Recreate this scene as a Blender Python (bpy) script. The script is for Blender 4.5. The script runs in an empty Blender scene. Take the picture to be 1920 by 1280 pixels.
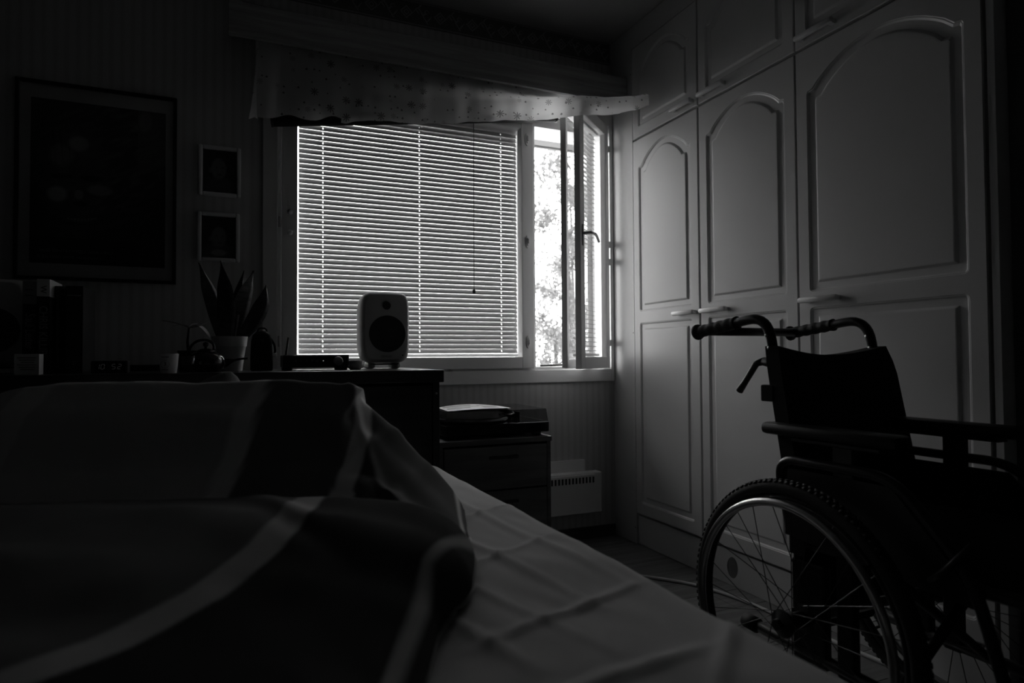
import bpy, bmesh, math, random
import numpy as np
from mathutils import Vector, Matrix
from mathutils import noise as mnoise

random.seed(7)
RNG = np.random.RandomState(11)
PI = math.pi
sc = bpy.context.scene
C = sc.collection

# ------------------------------------------------------------------ camera
YAW, PITCH, ROLL, FPX = 0.41019, 0.02496, -0.00606, 1206.0
EYE = Vector((0.0, 0.0, 0.885))
FWD = Vector((math.sin(YAW) * math.cos(PITCH), math.cos(YAW) * math.cos(PITCH), math.sin(PITCH)))
_r = Vector((math.cos(YAW), -math.sin(YAW), 0.0))
_u = _r.cross(FWD)
RGT = _r * math.cos(ROLL) + _u * math.sin(ROLL)
UPV = -_r * math.sin(ROLL) + _u * math.cos(ROLL)
cam_data = bpy.data.cameras.new('camera')
cam = bpy.data.objects.new('camera', cam_data)
C.objects.link(cam)
cam.matrix_world = Matrix(((RGT.x, UPV.x, -FWD.x, EYE.x), (RGT.y, UPV.y, -FWD.y, EYE.y),
                           (RGT.z, UPV.z, -FWD.z, EYE.z), (0, 0, 0, 1)))
cam_data.sensor_width = 36.0
cam_data.lens = 36.0 * FPX / 1920.0
cam_data.clip_start = 0.02
cam_data.dof.use_dof = True
cam_data.dof.focus_distance = 2.1
cam_data.dof.aperture_fstop = 3.2
sc.camera = cam

# ------------------------------------------------------------------ world, exposure
world = bpy.data.worlds.new('overcast sky')
sc.world = world
world.use_nodes = True
_bg = world.node_tree.nodes['Background']
_bg.inputs['Color'].default_value = (1, 1, 1, 1)
_bg.inputs['Strength'].default_value = 10.5
sc.view_settings.view_transform = 'Standard'
sc.view_settings.look = 'None'
sc.view_settings.gamma = 1.0
sc.view_settings.exposure = 0.0
sc.view_settings.use_curve_mapping = False
sc.cycles.max_bounces = 8
sc.cycles.diffuse_bounces = 5
sc.cycles.glossy_bounces = 4
sc.cycles.transmission_bounces = 6
sc.cycles.transparent_max_bounces = 12
sc.cycles.sample_clamp_indirect = 3.0


def portal(name, x0, x1, z0, z1, y):
    """a sampling portal filling the window opening: it emits nothing, it only guides the sky light"""
    L = bpy.data.lights.new(name, 'AREA')
    L.shape = 'RECTANGLE'
    L.size = x1 - x0
    L.size_y = z1 - z0
    o = bpy.data.objects.new(name, L)
    C.objects.link(o)
    o.location = ((x0 + x1) / 2, y, (z0 + z1) / 2)
    o.rotation_euler = (-PI / 2, 0, 0)
    L.cycles.is_portal = True
    return o


portal('window_portal', 0.14, 1.74, 0.84, 2.06, 2.995)


# ------------------------------------------------------------------ materials
def new_mat(name):
    m = bpy.data.materials.new(name)
    m.use_nodes = True
    return m, m.node_tree, m.node_tree.nodes['Principled BSDF']


def N(nt, kind, **kw):
    n = nt.nodes.new(kind)
    for k, v in kw.items():
        setattr(n, k, v)
    return n


def grey(v):
    return (v, v, v, 1)


def mat(name, v, rough=0.55, metal=0.0, spec=0.5, bump=0.0, scale=60.0, stretch=(1, 1, 1), vary=0.0, coat=0.0):
    m, nt, b = new_mat(name)
    b.inputs['Base Color'].default_value = grey(v)
    b.inputs['Roughness'].default_value = rough
    b.inputs['Metallic'].default_value = metal
    b.inputs['Specular IOR Level'].default_value = spec
    b.inputs['Coat Weight'].default_value = coat
    if bump or vary:
        tc = N(nt, 'ShaderNodeTexCoord')
        mp = N(nt, 'ShaderNodeMapping')
        mp.inputs['Scale'].default_value = stretch
        nt.links.new(tc.outputs['Object'], mp.inputs['Vector'])
        nz = N(nt, 'ShaderNodeTexNoise')
        nz.inputs['Scale'].default_value = scale
        nz.inputs['Detail'].default_value = 4
        nt.links.new(mp.outputs['Vector'], nz.inputs['Vector'])
        if bump:
            bp = N(nt, 'ShaderNodeBump')
            bp.inputs['Strength'].default_value = bump
            bp.inputs['Distance'].default_value = 0.004
            nt.links.new(nz.outputs['Fac'], bp.inputs['Height'])
            nt.links.new(bp.outputs['Normal'], b.inputs['Normal'])
        if vary:
            rp = N(nt, 'ShaderNodeValToRGB')
            rp.color_ramp.elements[0].position = 0.3
            rp.color_ramp.elements[1].position = 0.7
            rp.color_ramp.elements[0].color = grey(max(0, v * (1 - vary)))
            rp.color_ramp.elements[1].color = grey(min(1, v * (1 + vary)))
            nt.links.new(nz.outputs['Fac'], rp.inputs['Fac'])
            nt.links.new(rp.outputs['Color'], b.inputs['Base Color'])
    return m


def attr_mat(name, rough=0.7, spec=0.3, bump=0.0, scale=300.0):
    m, nt, b = new_mat(name)
    a = N(nt, 'ShaderNodeAttribute', attribute_name='print')
    nt.links.new(a.outputs['Color'], b.inputs['Base Color'])
    b.inputs['Roughness'].default_value = rough
    b.inputs['Specular IOR Level'].default_value = spec
    if bump:
        tc = N(nt, 'ShaderNodeTexCoord')
        nz = N(nt, 'ShaderNodeTexNoise')
        nz.inputs['Scale'].default_value = scale
        nt.links.new(tc.outputs['Object'], nz.inputs['Vector'])
        bp = N(nt, 'ShaderNodeBump')
        bp.inputs['Strength'].default_value = bump
        bp.inputs['Distance'].default_value = 0.002
        nt.links.new(nz.outputs['Fac'], bp.inputs['Height'])
        nt.links.new(bp.outputs['Normal'], b.inputs['Normal'])
    return m


def glass_mat(name, tint=0.93, refl=0.08, rough=0.0):
    """pane: sees through, mirrors a little, more at a grazing angle"""
    m = bpy.data.materials.new(name)
    m.use_nodes = True
    nt = m.node_tree
    nt.nodes.clear()
    out = N(nt, 'ShaderNodeOutputMaterial')
    mx = N(nt, 'ShaderNodeMixShader')
    tr = N(nt, 'ShaderNodeBsdfTransparent')
    tr.inputs['Color'].default_value = grey(tint)
    gl = N(nt, 'ShaderNodeBsdfGlossy')
    gl.inputs['Roughness'].default_value = rough
    fr = N(nt, 'ShaderNodeFresnel')
    ge = N(nt, 'ShaderNodeNewGeometry')               # same mirror on both faces of the pane
    io = N(nt, 'ShaderNodeMath', operation='MULTIPLY_ADD')
    io.inputs[1].default_value = 1 / 1.45 - 1.45
    io.inputs[2].default_value = 1.45
    nt.links.new(ge.outputs['Backfacing'], io.inputs[0])
    nt.links.new(io.outputs[0], fr.inputs['IOR'])
    nt.links.new(fr.outputs['Fac'], mx.inputs['Fac'])
    nt.links.new(tr.outputs[0], mx.inputs[1])
    nt.links.new(gl.outputs[0], mx.inputs[2])
    nt.links.new(mx.outputs[0], out.inputs['Surface'])
    return m


def translucent_mat(name, v, trans, rough=0.6):
    m, nt, b = new_mat(name)
    b.inputs['Base Color'].default_value = grey(v)
    b.inputs['Roughness'].default_value = rough
    out = [n for n in nt.nodes if n.type == 'OUTPUT_MATERIAL'][0]
    t = N(nt, 'ShaderNodeBsdfTranslucent')
    t.inputs['Color'].default_value = grey(v)
    mx = N(nt, 'ShaderNodeMixShader')
    mx.inputs['Fac'].default_value = trans
    nt.links.new(b.outputs[0], mx.inputs[1])
    nt.links.new(t.outputs[0], mx.inputs[2])
    nt.links.new(mx.outputs[0], out.inputs['Surface'])
    return m, nt, b, t


def wallpaper_mat():
    m, nt, b = new_mat('striped wallpaper')
    tc = N(nt, 'ShaderNodeTexCoord')
    wv = N(nt, 'ShaderNodeTexWave', wave_type='BANDS', bands_direction='X')
    wv.inputs['Scale'].default_value = 9.0
    wv.inputs['Distortion'].default_value = 0.4
    nt.links.new(tc.outputs['Object'], wv.inputs['Vector'])
    mp = N(nt, 'ShaderNodeMapping')
    mp.inputs['Scale'].default_value = (60, 60, 3)
    nt.links.new(tc.outputs['Object'], mp.inputs['Vector'])
    nz = N(nt, 'ShaderNodeTexNoise')
    nz.inputs['Scale'].default_value = 2.0
    nz.inputs['Detail'].default_value = 6
    nt.links.new(mp.outputs['Vector'], nz.inputs['Vector'])
    ad = N(nt, 'ShaderNodeMath', operation='MULTIPLY_ADD')
    ad.inputs[1].default_value = 0.55
    nt.links.new(nz.outputs['Fac'], ad.inputs[0])
    nt.links.new(wv.outputs['Fac'], ad.inputs[2])
    rp = N(nt, 'ShaderNodeValToRGB')
    rp.color_ramp.elements[0].color = grey(0.46)
    rp.color_ramp.elements[1].color = grey(0.56)
    rp.color_ramp.elements[1].position = 1.0
    nt.links.new(ad.outputs[0], rp.inputs['Fac'])
    nt.links.new(rp.outputs['Color'], b.inputs['Base Color'])
    b.inputs['Roughness'].default_value = 0.6
    return m


def wood_mat(name, v0, v1, rough=0.45, axis=(1, 14, 14), scale=3.0):
    m, nt, b = new_mat(name)
    tc = N(nt, 'ShaderNodeTexCoord')
    mp = N(nt, 'ShaderNodeMapping')
    mp.inputs['Scale'].default_value = axis
    nt.links.new(tc.outputs['Object'], mp.inputs['Vector'])
    nz = N(nt, 'ShaderNodeTexNoise')
    nz.inputs['Scale'].default_value = scale
    nz.inputs['Detail'].default_value = 6
    nz.inputs['Distortion'].default_value = 0.5
    nt.links.new(mp.outputs['Vector'], nz.inputs['Vector'])
    rp = N(nt, 'ShaderNodeValToRGB')
    rp.color_ramp.elements[0].position = 0.35
    rp.color_ramp.elements[1].position = 0.68
    rp.color_ramp.elements[0].color = grey(v0)
    rp.color_ramp.elements[1].color = grey(v1)
    nt.links.new(nz.outputs['Fac'], rp.inputs['Fac'])
    nt.links.new(rp.outputs['Color'], b.inputs['Base Color'])
    b.inputs['Roughness'].default_value = rough
    return m


def valance_mat():
    """thin light cotton with a printed pattern of small stars, rosettes and dots"""
    m, nt, b, t = translucent_mat('printed cotton', 0.7, 0.6, 0.85)
    tc = N(nt, 'ShaderNodeTexCoord')
    mp = N(nt, 'ShaderNodeMapping')
    nt.links.new(tc.outputs['Object'], mp.inputs['Vector'])
    mp.inputs['Scale'].default_value = (1, 0.0, 1)

    def star(scale, r, arms, depth, seed):
        ofs = N(nt, 'ShaderNodeVectorMath', operation='ADD')
        ofs.inputs[1].default_value = (seed, 0, seed * 1.7)
        nt.links.new(mp.outputs['Vector'], ofs.inputs[0])
        vo = N(nt, 'ShaderNodeTexVoronoi')
        vo.inputs['Scale'].default_value = scale
        vo.inputs['Randomness'].default_value = 0.45
        nt.links.new(ofs.outputs[0], vo.inputs['Vector'])
        sub = N(nt, 'ShaderNodeVectorMath', operation='SUBTRACT')
        nt.links.new(ofs.outputs[0], sub.inputs[0])
        nt.links.new(vo.outputs['Position'], sub.inputs[1])
        sp = N(nt, 'ShaderNodeSeparateXYZ')
        nt.links.new(sub.outputs[0], sp.inputs[0])
        an = N(nt, 'ShaderNodeMath', operation='ARCTAN2')
        nt.links.new(sp.outputs['X'], an.inputs[0])
        nt.links.new(sp.outputs['Z'], an.inputs[1])
        ml = N(nt, 'ShaderNodeMath', operation='MULTIPLY')
        ml.inputs[1].default_value = arms
        nt.links.new(an.outputs[0], ml.inputs[0])
        co = N(nt, 'ShaderNodeMath', operation='COSINE')
        nt.links.new(ml.outputs[0], co.inputs[0])
        ra = N(nt, 'ShaderNodeMath', operation='MULTIPLY_ADD')
        ra.inputs[1].default_value = r * depth
        ra.inputs[2].default_value = r
        nt.links.new(co.outputs[0], ra.inputs[0])
        le = N(nt, 'ShaderNodeVectorMath', operation='LENGTH')
        nt.links.new(sub.outputs[0], le.inputs[0])
        lt = N(nt, 'ShaderNodeMath', operation='LESS_THAN')
        nt.links.new(le.outputs['Value'], lt.inputs[0])
        nt.links.new(ra.outputs[0], lt.inputs[1])
        return lt
    a = star(15, 0.0105, 8, 0.65, 0.0)
    c = star(36, 0.0042, 3, 0.1, 3.3)
    mx = N(nt, 'ShaderNodeMath', operation='MAXIMUM')
    nt.links.new(a.outputs[0], mx.inputs[0])
    nt.links.new(c.outputs[0], mx.inputs[1])
    rp = N(nt, 'ShaderNodeValToRGB')
    rp.color_ramp.elements[0].color = grey(0.82)
    rp.color_ramp.elements[1].color = grey(0.24)
    nt.links.new(mx.outputs[0], rp.inputs['Fac'])
    nt.links.new(rp.outputs['Color'], b.inputs['Base Color'])
    nt.links.new(rp.outputs['Color'], t.inputs['Color'])
    return m


M = {}
M['wallpaper'] = wallpaper_mat()
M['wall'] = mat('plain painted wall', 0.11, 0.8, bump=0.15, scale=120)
M['ceiling'] = mat('ceiling board', 0.48, 0.85, bump=0.1, scale=90)
M['border'] = mat('border paper ground', 0.16, 0.7)
M['motif'] = mat('border paper motif', 0.40, 0.7)
M['white'] = mat('white window paint', 0.72, 0.38, bump=0.04, scale=30)
M['plank'] = wood_mat('floor laminate', 0.16, 0.27, 0.42, axis=(1, 12, 12))
M['plank_b'] = wood_mat('floor laminate dark', 0.13, 0.23, 0.42, axis=(1, 12, 12))
M['skirting'] = wood_mat('dark skirting', 0.06, 0.1, 0.5)
M['cabinet'] = mat('white wardrobe foil', 0.62, 0.42, bump=0.05, scale=500)
M['cabinet_side'] = mat('wardrobe board', 0.5, 0.5)
M['slat'] = translucent_mat('blind slat enamel', 0.33, 0.008, 0.5)[0]
M['cord'] = mat('white cord', 0.8, 0.8)
M['darkcord'] = mat('dark cord', 0.03, 0.7)
M['glass'] = glass_mat('window glass')
M['pelmet'] = wood_mat('pelmet wood', 0.22, 0.36, 0.35, axis=(1, 10, 18), scale=2.4)
M['valance'] = valance_mat()
M['black'] = mat('black plastic', 0.012, 0.42)
M['blackrough'] = mat('black fabric', 0.010, 0.9, bump=0.3, scale=700)
M['blackmetal'] = mat('black powder coat', 0.014, 0.33)
M['darkgloss'] = mat('black glaze', 0.010, 0.12, coat=0.5)
M['steel'] = mat('brushed steel', 0.55, 0.28, metal=1.0)
M['alu'] = mat('anodised aluminium', 0.42, 0.36, metal=1.0)
M['spoke'] = mat('dark steel spoke', 0.10, 0.45, metal=0.8)
M['rubber'] = mat('dark rubber', 0.02, 0.7, bump=0.2, scale=300)
M['sheet'] = mat('cotton sheet', 0.56, 0.9, spec=0.15, bump=0.12, scale=900)
M['mattress'] = mat('mattress cover', 0.5, 0.9)
M['duvet'] = attr_mat('striped duvet cover', 0.92, 0.12, 0.15, 900)
M['print'] = attr_mat('printed paper', 0.5, 0.3)
M['darkwood'] = wood_mat('dark veneer', 0.020, 0.034, 0.36, axis=(1, 10, 10))
M['chestwood'] = wood_mat('brown chest veneer', 0.10, 0.17, 0.5, axis=(1, 10, 10))
M['speaker'] = mat('white speaker lacquer', 0.55, 0.5)
M['speakerdark'] = mat('speaker driver mesh', 0.03, 0.6, bump=0.3, scale=900)
M['ceramic'] = mat('white ceramic', 0.72, 0.3)
M['leaf'] = mat('snake plant leaf', 0.05, 0.42, bump=0.1, scale=40, vary=0.5, stretch=(1, 1, 2.2))
M['paleleaf'] = mat('pale leaf', 0.45, 0.5)
M['soil'] = mat('potting soil', 0.03, 0.95, bump=0.6, scale=160)
M['paper'] = mat('white paper', 0.75, 0.7)
M['paperdark'] = mat('grey print', 0.10, 0.7)
M['bookblack'] = mat('black book cloth', 0.015, 0.5)
M['bookgrey'] = mat('dark grey book cloth', 0.035, 0.55)
M['textgrey'] = mat('grey lettering', 0.30, 0.6)
M['textdark'] = mat('dark lettering', 0.03, 0.6)
M['matboard'] = mat('passepartout', 0.55, 0.8)
M['radiator'] = mat('radiator enamel', 0.8, 0.4)
M['void'] = mat('shadow slot', 0.01, 0.9)
M['cable'] = mat('white cable', 0.7, 0.5)
M['snow'] = mat('snow', 0.6, 0.9)
M['bark'] = mat('grey bark', 0.05, 0.9, bump=0.6, scale=80)
M['foliage'] = translucent_mat('garden leaf', 0.08, 0.3, 0.6)[0]
M['foliage2'] = translucent_mat('light garden leaf', 0.12, 0.35, 0.6)[0]
M['soffit'] = mat('soffit board', 0.065, 0.7)
M['facade'] = mat('facade board', 0.55, 0.8)
M['smoke'] = glass_mat('smoked acrylic', 0.55)


def emit_mat(name, v):
    m, nt, b = new_mat(name)
    b.inputs['Base Color'].default_value = grey(0.02)
    b.inputs['Emission Color'].default_value = grey(1)
    b.inputs['Emission Strength'].default_value = v
    return m


M['digit'] = emit_mat('clock digit', 0.014)
M['led'] = emit_mat('status lamp', 0.25)


# ------------------------------------------------------------------ mesh helpers
class MB:
    def __init__(s):
        s.v, s.f = [], []

    def add(s, vs, fs):
        k = len(s.v)
        s.v += [tuple(p) for p in vs]
        s.f += [tuple(i + k for i in f) for f in fs]
        return s

    def box(s, x0, x1, y0, y1, z0, z1, c=0.0):
        """box, optionally with chamfered edges"""
        x0, x1 = min(x0, x1), max(x0, x1)
        y0, y1 = min(y0, y1), max(y0, y1)
        z0, z1 = min(z0, z1), max(z0, z1)
        if c <= 0:
            vs = [(x, y, z) for z in (z0, z1) for x, y in ((x0, y0), (x1, y0), (x1, y1), (x0, y1))]
            return s.add(vs, [(3, 2, 1, 0), (4, 5, 6, 7), (0, 1, 5, 4), (1, 2, 6, 5), (2, 3, 7, 6), (3, 0, 4, 7)])
        bm = bmesh.new()
        bmesh.ops.create_cube(bm, size=1.0)
        for v in bm.verts:
            v.co = Vector(((x0 + x1) / 2 + v.co.x * (x1 - x0), (y0 + y1) / 2 + v.co.y * (y1 - y0),
                           (z0 + z1) / 2 + v.co.z * (z1 - z0)))
        c = min(c, 0.49 * min(x1 - x0, y1 - y0, z1 - z0))
        bmesh.ops.bevel(bm, geom=bm.edges[:], offset=c, segments=2, affect='EDGES', profile=0.5)
        bm.verts.index_update()
        s.add([v.co[:] for v in bm.verts], [[v.index for v in f.verts] for f in bm.faces])
        bm.free()
        return s

    def tube(s, pts, r, n=10, caps=True):
        """round tube along pts; r a number or one radius per point"""
        pts = [Vector(p) for p in pts]
        rs = r if isinstance(r, (list, tuple)) else [r] * len(pts)
        T = []
        for i in range(len(pts)):
            a = pts[max(i - 1, 0)]
            b = pts[min(i + 1, len(pts) - 1)]
            T.append((b - a).normalized())
        up = Vector((0, 0, 1)) if abs(T[0].z) < 0.9 else Vector((1, 0, 0))
        nrm = (up - T[0] * up.dot(T[0])).normalized()
        vs, fs = [], []
        for i, p in enumerate(pts):
            nrm = (nrm - T[i] * nrm.dot(T[i])).normalized()
            bn = T[i].cross(nrm)
            for k in range(n):
                a = 2 * PI * k / n
                vs.append(p + (nrm * math.cos(a) + bn * math.sin(a)) * rs[i])
        for i in range(len(pts) - 1):
            for k in range(n):
                a, b = i * n + k, i * n + (k + 1) % n
                fs.append((a, b, b + n, a + n))
        if caps:
            fs.append(tuple(range(n - 1, -1, -1)))
            fs.append(tuple(range((len(pts) - 1) * n, len(pts) * n)))
        return s.add(vs, fs)

    def lathe(s, prof, origin=(0, 0, 0), axis=(0, 0, 1), n=24):
        """revolve (radius, height) pairs about axis"""
        ax = Vector(axis).normalized()
        u = Vector((1, 0, 0)) if abs(ax.x) < 0.9 else Vector((0, 1, 0))
        u = (u - ax * u.dot(ax)).normalized()
        w = ax.cross(u)
        o = Vector(origin)
        vs, fs = [], []
        for r, h in prof:
            for k in range(n):
                a = 2 * PI * k / n
                vs.append(o + ax * h + (u * math.cos(a) + w * math.sin(a)) * r)
        for i in range(len(prof) - 1):
            for k in range(n):
                a, b = i * n + k, i * n + (k + 1) % n
                fs.append((a, b, b + n, a + n))
        if prof[0][0] > 1e-6:
            fs.append(tuple(range(n - 1, -1, -1)))
        if prof[-1][0] > 1e-6:
            fs.append(tuple(range((len(prof) - 1) * n, len(prof) * n)))
        return s.add(vs, fs)

    def torus(s, cx, cy, cz, R, r, n=72, m=10, squash=1.0):
        """ring in the plane x = cx (a wheel rolling along y)"""
        vs, fs = [], []
        for i in range(n):
            a = 2 * PI * i / n
            for j in range(m):
                b = 2 * PI * j / m
                q = R + r * math.cos(b)
                vs.append((cx + r * squash * math.sin(b), cy + q * math.cos(a), cz + q * math.sin(a)))
        for i in range(n):
            for j in range(m):
                fs.append((i * m + j, i * m + (j + 1) % m, ((i + 1) % n) * m + (j + 1) % m, ((i + 1) % n) * m + j))
        return s.add(vs, fs)

    def grid(s, pts):
        """pts[i][j] rows of points"""
        n, m = len(pts), len(pts[0])
        fs = [(i * m + j, i * m + j + 1, (i + 1) * m + j + 1, (i + 1) * m + j) for i in range(n - 1) for j in range(m - 1)]
        return s.add([p for r in pts for p in r], fs)

    def prism(s, outline, y0, y1):
        """outline of (x, z) points extruded from y0 to y1"""
        n = len(outline)
        vs = [(x, y0, z) for x, z in outline] + [(x, y1, z) for x, z in outline]
        fs = [tuple(range(n)), tuple(range(2 * n - 1, n - 1, -1))]
        fs += [(i, i + n, (i + 1) % n + n, (i + 1) % n) for i in range(n)]
        return s.add(vs, fs)

    def mesh(s, name, recalc=True):
        me = bpy.data.meshes.new(name)
        me.from_pydata(s.v, [], s.f)
        if recalc:
            bm = bmesh.new()
            bm.from_mesh(me)
            bmesh.ops.recalc_face_normals(bm, faces=bm.faces[:])
            bm.to_mesh(me)
            bm.free()
        me.update()
        return me


def link(o, parent=None):
    C.objects.link(o)
    if parent is not None:
        o.parent = parent
        o.matrix_parent_inverse = Matrix.Translation(-Vector(parent.get('base', (0, 0, 0))))
    return o


def obj(name, mb, m, parent=None, smooth=False, label=None, recalc=True):
    me = mb if isinstance(mb, bpy.types.Mesh) else mb.mesh(name, recalc)
    me.materials.append(m) if not me.materials else None
    if smooth:
        me.polygons.foreach_set('use_smooth', [True] * len(me.polygons))
        if smooth == 'auto':
            try:
                me.set_sharp_from_angle(angle=math.radians(38))
            except Exception:
                pass
    o = bpy.data.objects.new(name, me)
    link(o, parent)
    if label:
        o['label'] = label
    return o


def thing(name, label, cat, loc=(0, 0, 0), group=None):
    """an Empty at the base of the thing; parts are built in room coordinates and parented to it"""
    o = bpy.data.objects.new(name, None)
    C.objects.link(o)
    o.location = loc
    o.empty_display_size = 0.05
    o['base'] = tuple(loc)
    o['label'] = label
    o['category'] = cat
    if group:
        o['group'] = group
    return o


def tag(o, label, cat, group=None):
    o['label'] = label
    o['category'] = cat
    if group:
        o['group'] = group
    return o


def struct(name, mb, m, parent=None, smooth=False):
    o = obj(name, mb, m, parent, smooth)
    if parent is None:
        o['kind'] = 'structure'
    return o


def struct_empty(name):
    o = bpy.data.objects.new(name, None)
    C.objects.link(o)
    o['kind'] = 'structure'
    o.empty_display_size = 0.05
    return o


def text(name, s, size, m, parent, loc, xdir=(1, 0, 0), ydir=(0, 0, 1), squeeze=1.0, align='CENTER'):
    """flat lettering as a mesh part; xdir is the reading direction"""
    cu = bpy.data.curves.new(name, 'FONT')
    cu.body = s
    cu.size = size
    cu.align_x = align
    cu.align_y = 'CENTER'
    cu.extrude = 0.00015
    cu.resolution_u = 2
    tmp = bpy.data.objects.new('tmp', cu)
    me = bpy.data.meshes.new_from_object(tmp)
    bpy.data.objects.remove(tmp)
    x = Vector(xdir).normalized()
    y = Vector(ydir).normalized()
    z = x.cross(y)
    mw = Matrix(((x.x * squeeze, y.x, z.x, loc[0]), (x.y * squeeze, y.y, z.y, loc[1]), (x.z * squeeze, y.z, z.z, loc[2]), (0, 0, 0, 1)))
    me.transform(mw)
    me.materials.clear()
    return obj(name, me, m, parent)


def print_sheet(name, x0, x1, z0, z1, y, nx, ny, fn, parent, m=None):
    """flat printed picture facing -y: a fine grid with one grey per vertex"""
    mb = MB()
    pts = [[(x0 + (x1 - x0) * i / nx, y, z0 + (z1 - z0) * j / ny) for i in range(nx + 1)] for j in range(ny + 1)]
    mb.grid(pts)
    me = mb.mesh(name, recalc=False)
    at = me.color_attributes.new('print', 'FLOAT_COLOR', 'POINT')
    cols = []
    for j in range(ny + 1):
        for i in range(nx + 1):
            v = fn(i / nx, j / ny)
            cols += [v, v, v, 1.0]
    at.data.foreach_set('color', cols)
    return obj(name, me, m or M['print'], parent)


def arc(cx, cy, r, a0, a1, n):
    return [(cx + r * math.cos(a0 + (a1 - a0) * k / n), cy + r * math.sin(a0 + (a1 - a0) * k / n)) for k in range(n + 1)]


def bez(p0, p1, p2, p3, n=12):
    out = []
    for k in range(n + 1):
        t = k / n
        a, b, c, d = (1 - t) ** 3, 3 * t * (1 - t) ** 2, 3 * t * t * (1 - t), t ** 3
        out.append(Vector(p0) * a + Vector(p1) * b + Vector(p2) * c + Vector(p3) * d)
    return out


def rounded_path(pts, r, n=6):
    """polyline with its inner corners rounded"""
    P = [Vector(p) for p in pts]
    out = [P[0]]
    for i in range(1, len(P) - 1):
        a, b, c = P[i - 1], P[i], P[i + 1]
        u = (a - b)
        w = (c - b)
        q = min(r, u.length * 0.48, w.length * 0.48)
        s, e = b + u.normalized() * q, b + w.normalized() * q
        for k in range(n + 1):
            t = k / n
            out.append(s * (1 - t) ** 2 + b * 2 * t * (1 - t) + e * t * t)
    out.append(P[-1])
    return out


D, W, H = 2.77, 1.76, 2.48          # window wall, wardrobe fronts, ceiling height

# ================================================================== ROOM SHELL
XL, YB = -1.95, -1.70
WX0, WX1, WZ0, WZ1 = 0.14, 1.742, 0.825, 2.045   # wall opening of the window
mb = MB()
mb.box(XL - 0.1, WX0, D, D + 0.22, -0.1, H + 0.1)
mb.box(WX1, 2.55, D, D + 0.22, -0.1, H + 0.1)
mb.box(WX0, WX1, D, D + 0.22, -0.1, WZ0)
mb.box(WX0, WX1, D, D + 0.22, WZ1, H + 0.1)
struct('wall_back', mb, M['wallpaper'])
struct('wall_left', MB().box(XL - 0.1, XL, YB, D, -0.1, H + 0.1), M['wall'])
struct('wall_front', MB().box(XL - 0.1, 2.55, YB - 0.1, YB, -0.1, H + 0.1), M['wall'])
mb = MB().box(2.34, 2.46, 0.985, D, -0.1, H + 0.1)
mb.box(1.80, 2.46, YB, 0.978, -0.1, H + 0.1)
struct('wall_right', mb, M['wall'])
struct('ceiling', MB().box(XL, 2.4, YB, D, H, H + 0.1), M['ceiling'])
floor = struct('floor', MB().box(XL, 2.4, YB, D, -0.06, -0.011), M['skirting'])
# laminate planks lying along x, staggered
row, y = 0, D - 0.006
PW, PL = 0.1395, 1.28
plank_me = {}
while y > YB + 0.02:
    x = XL + 0.005 - (row * 0.47 % PL)
    while x < 2.33:
        a, b = max(x, XL + 0.005), min(x + PL, 2.335)
        y0 = max(y - PW, YB + 0.005)
        if b - a > 0.05 and not (y0 < 0.985 and a >= 1.795):
            if y0 < 0.985:
                b = min(b, 1.795)
            o = obj('plank', MB().box(a + 0.0008, b - 0.0008, y0 + 0.0008, y - 0.0008, -0.011, 0.0, 0.0012),
                    M['plank'] if (row * 3 + int(x * 7)) % 3 else M['plank_b'], floor)
        x += PL
    y -= PW
    row += 1
struct('baseboard_back', MB().box(0.3, 1.757, D - 0.016, D, 0.0, 0.055, 0.004), M['skirting'])
struct('baseboard_left', MB().box(XL, XL + 0.016, YB, D, 0.0, 0.06, 0.004), M['skirting'])
struct('baseboard_right', MB().box(1.784, 1.80, YB, 0.975, 0.0, 0.06, 0.004), M['skirting'])

# wallpaper border under the ceiling: a printed strip with a repeating scroll
border = struct('trim_1', MB().box(XL, 1.757, D - 0.003, D, 2.367, 2.478), M['border'])


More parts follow.
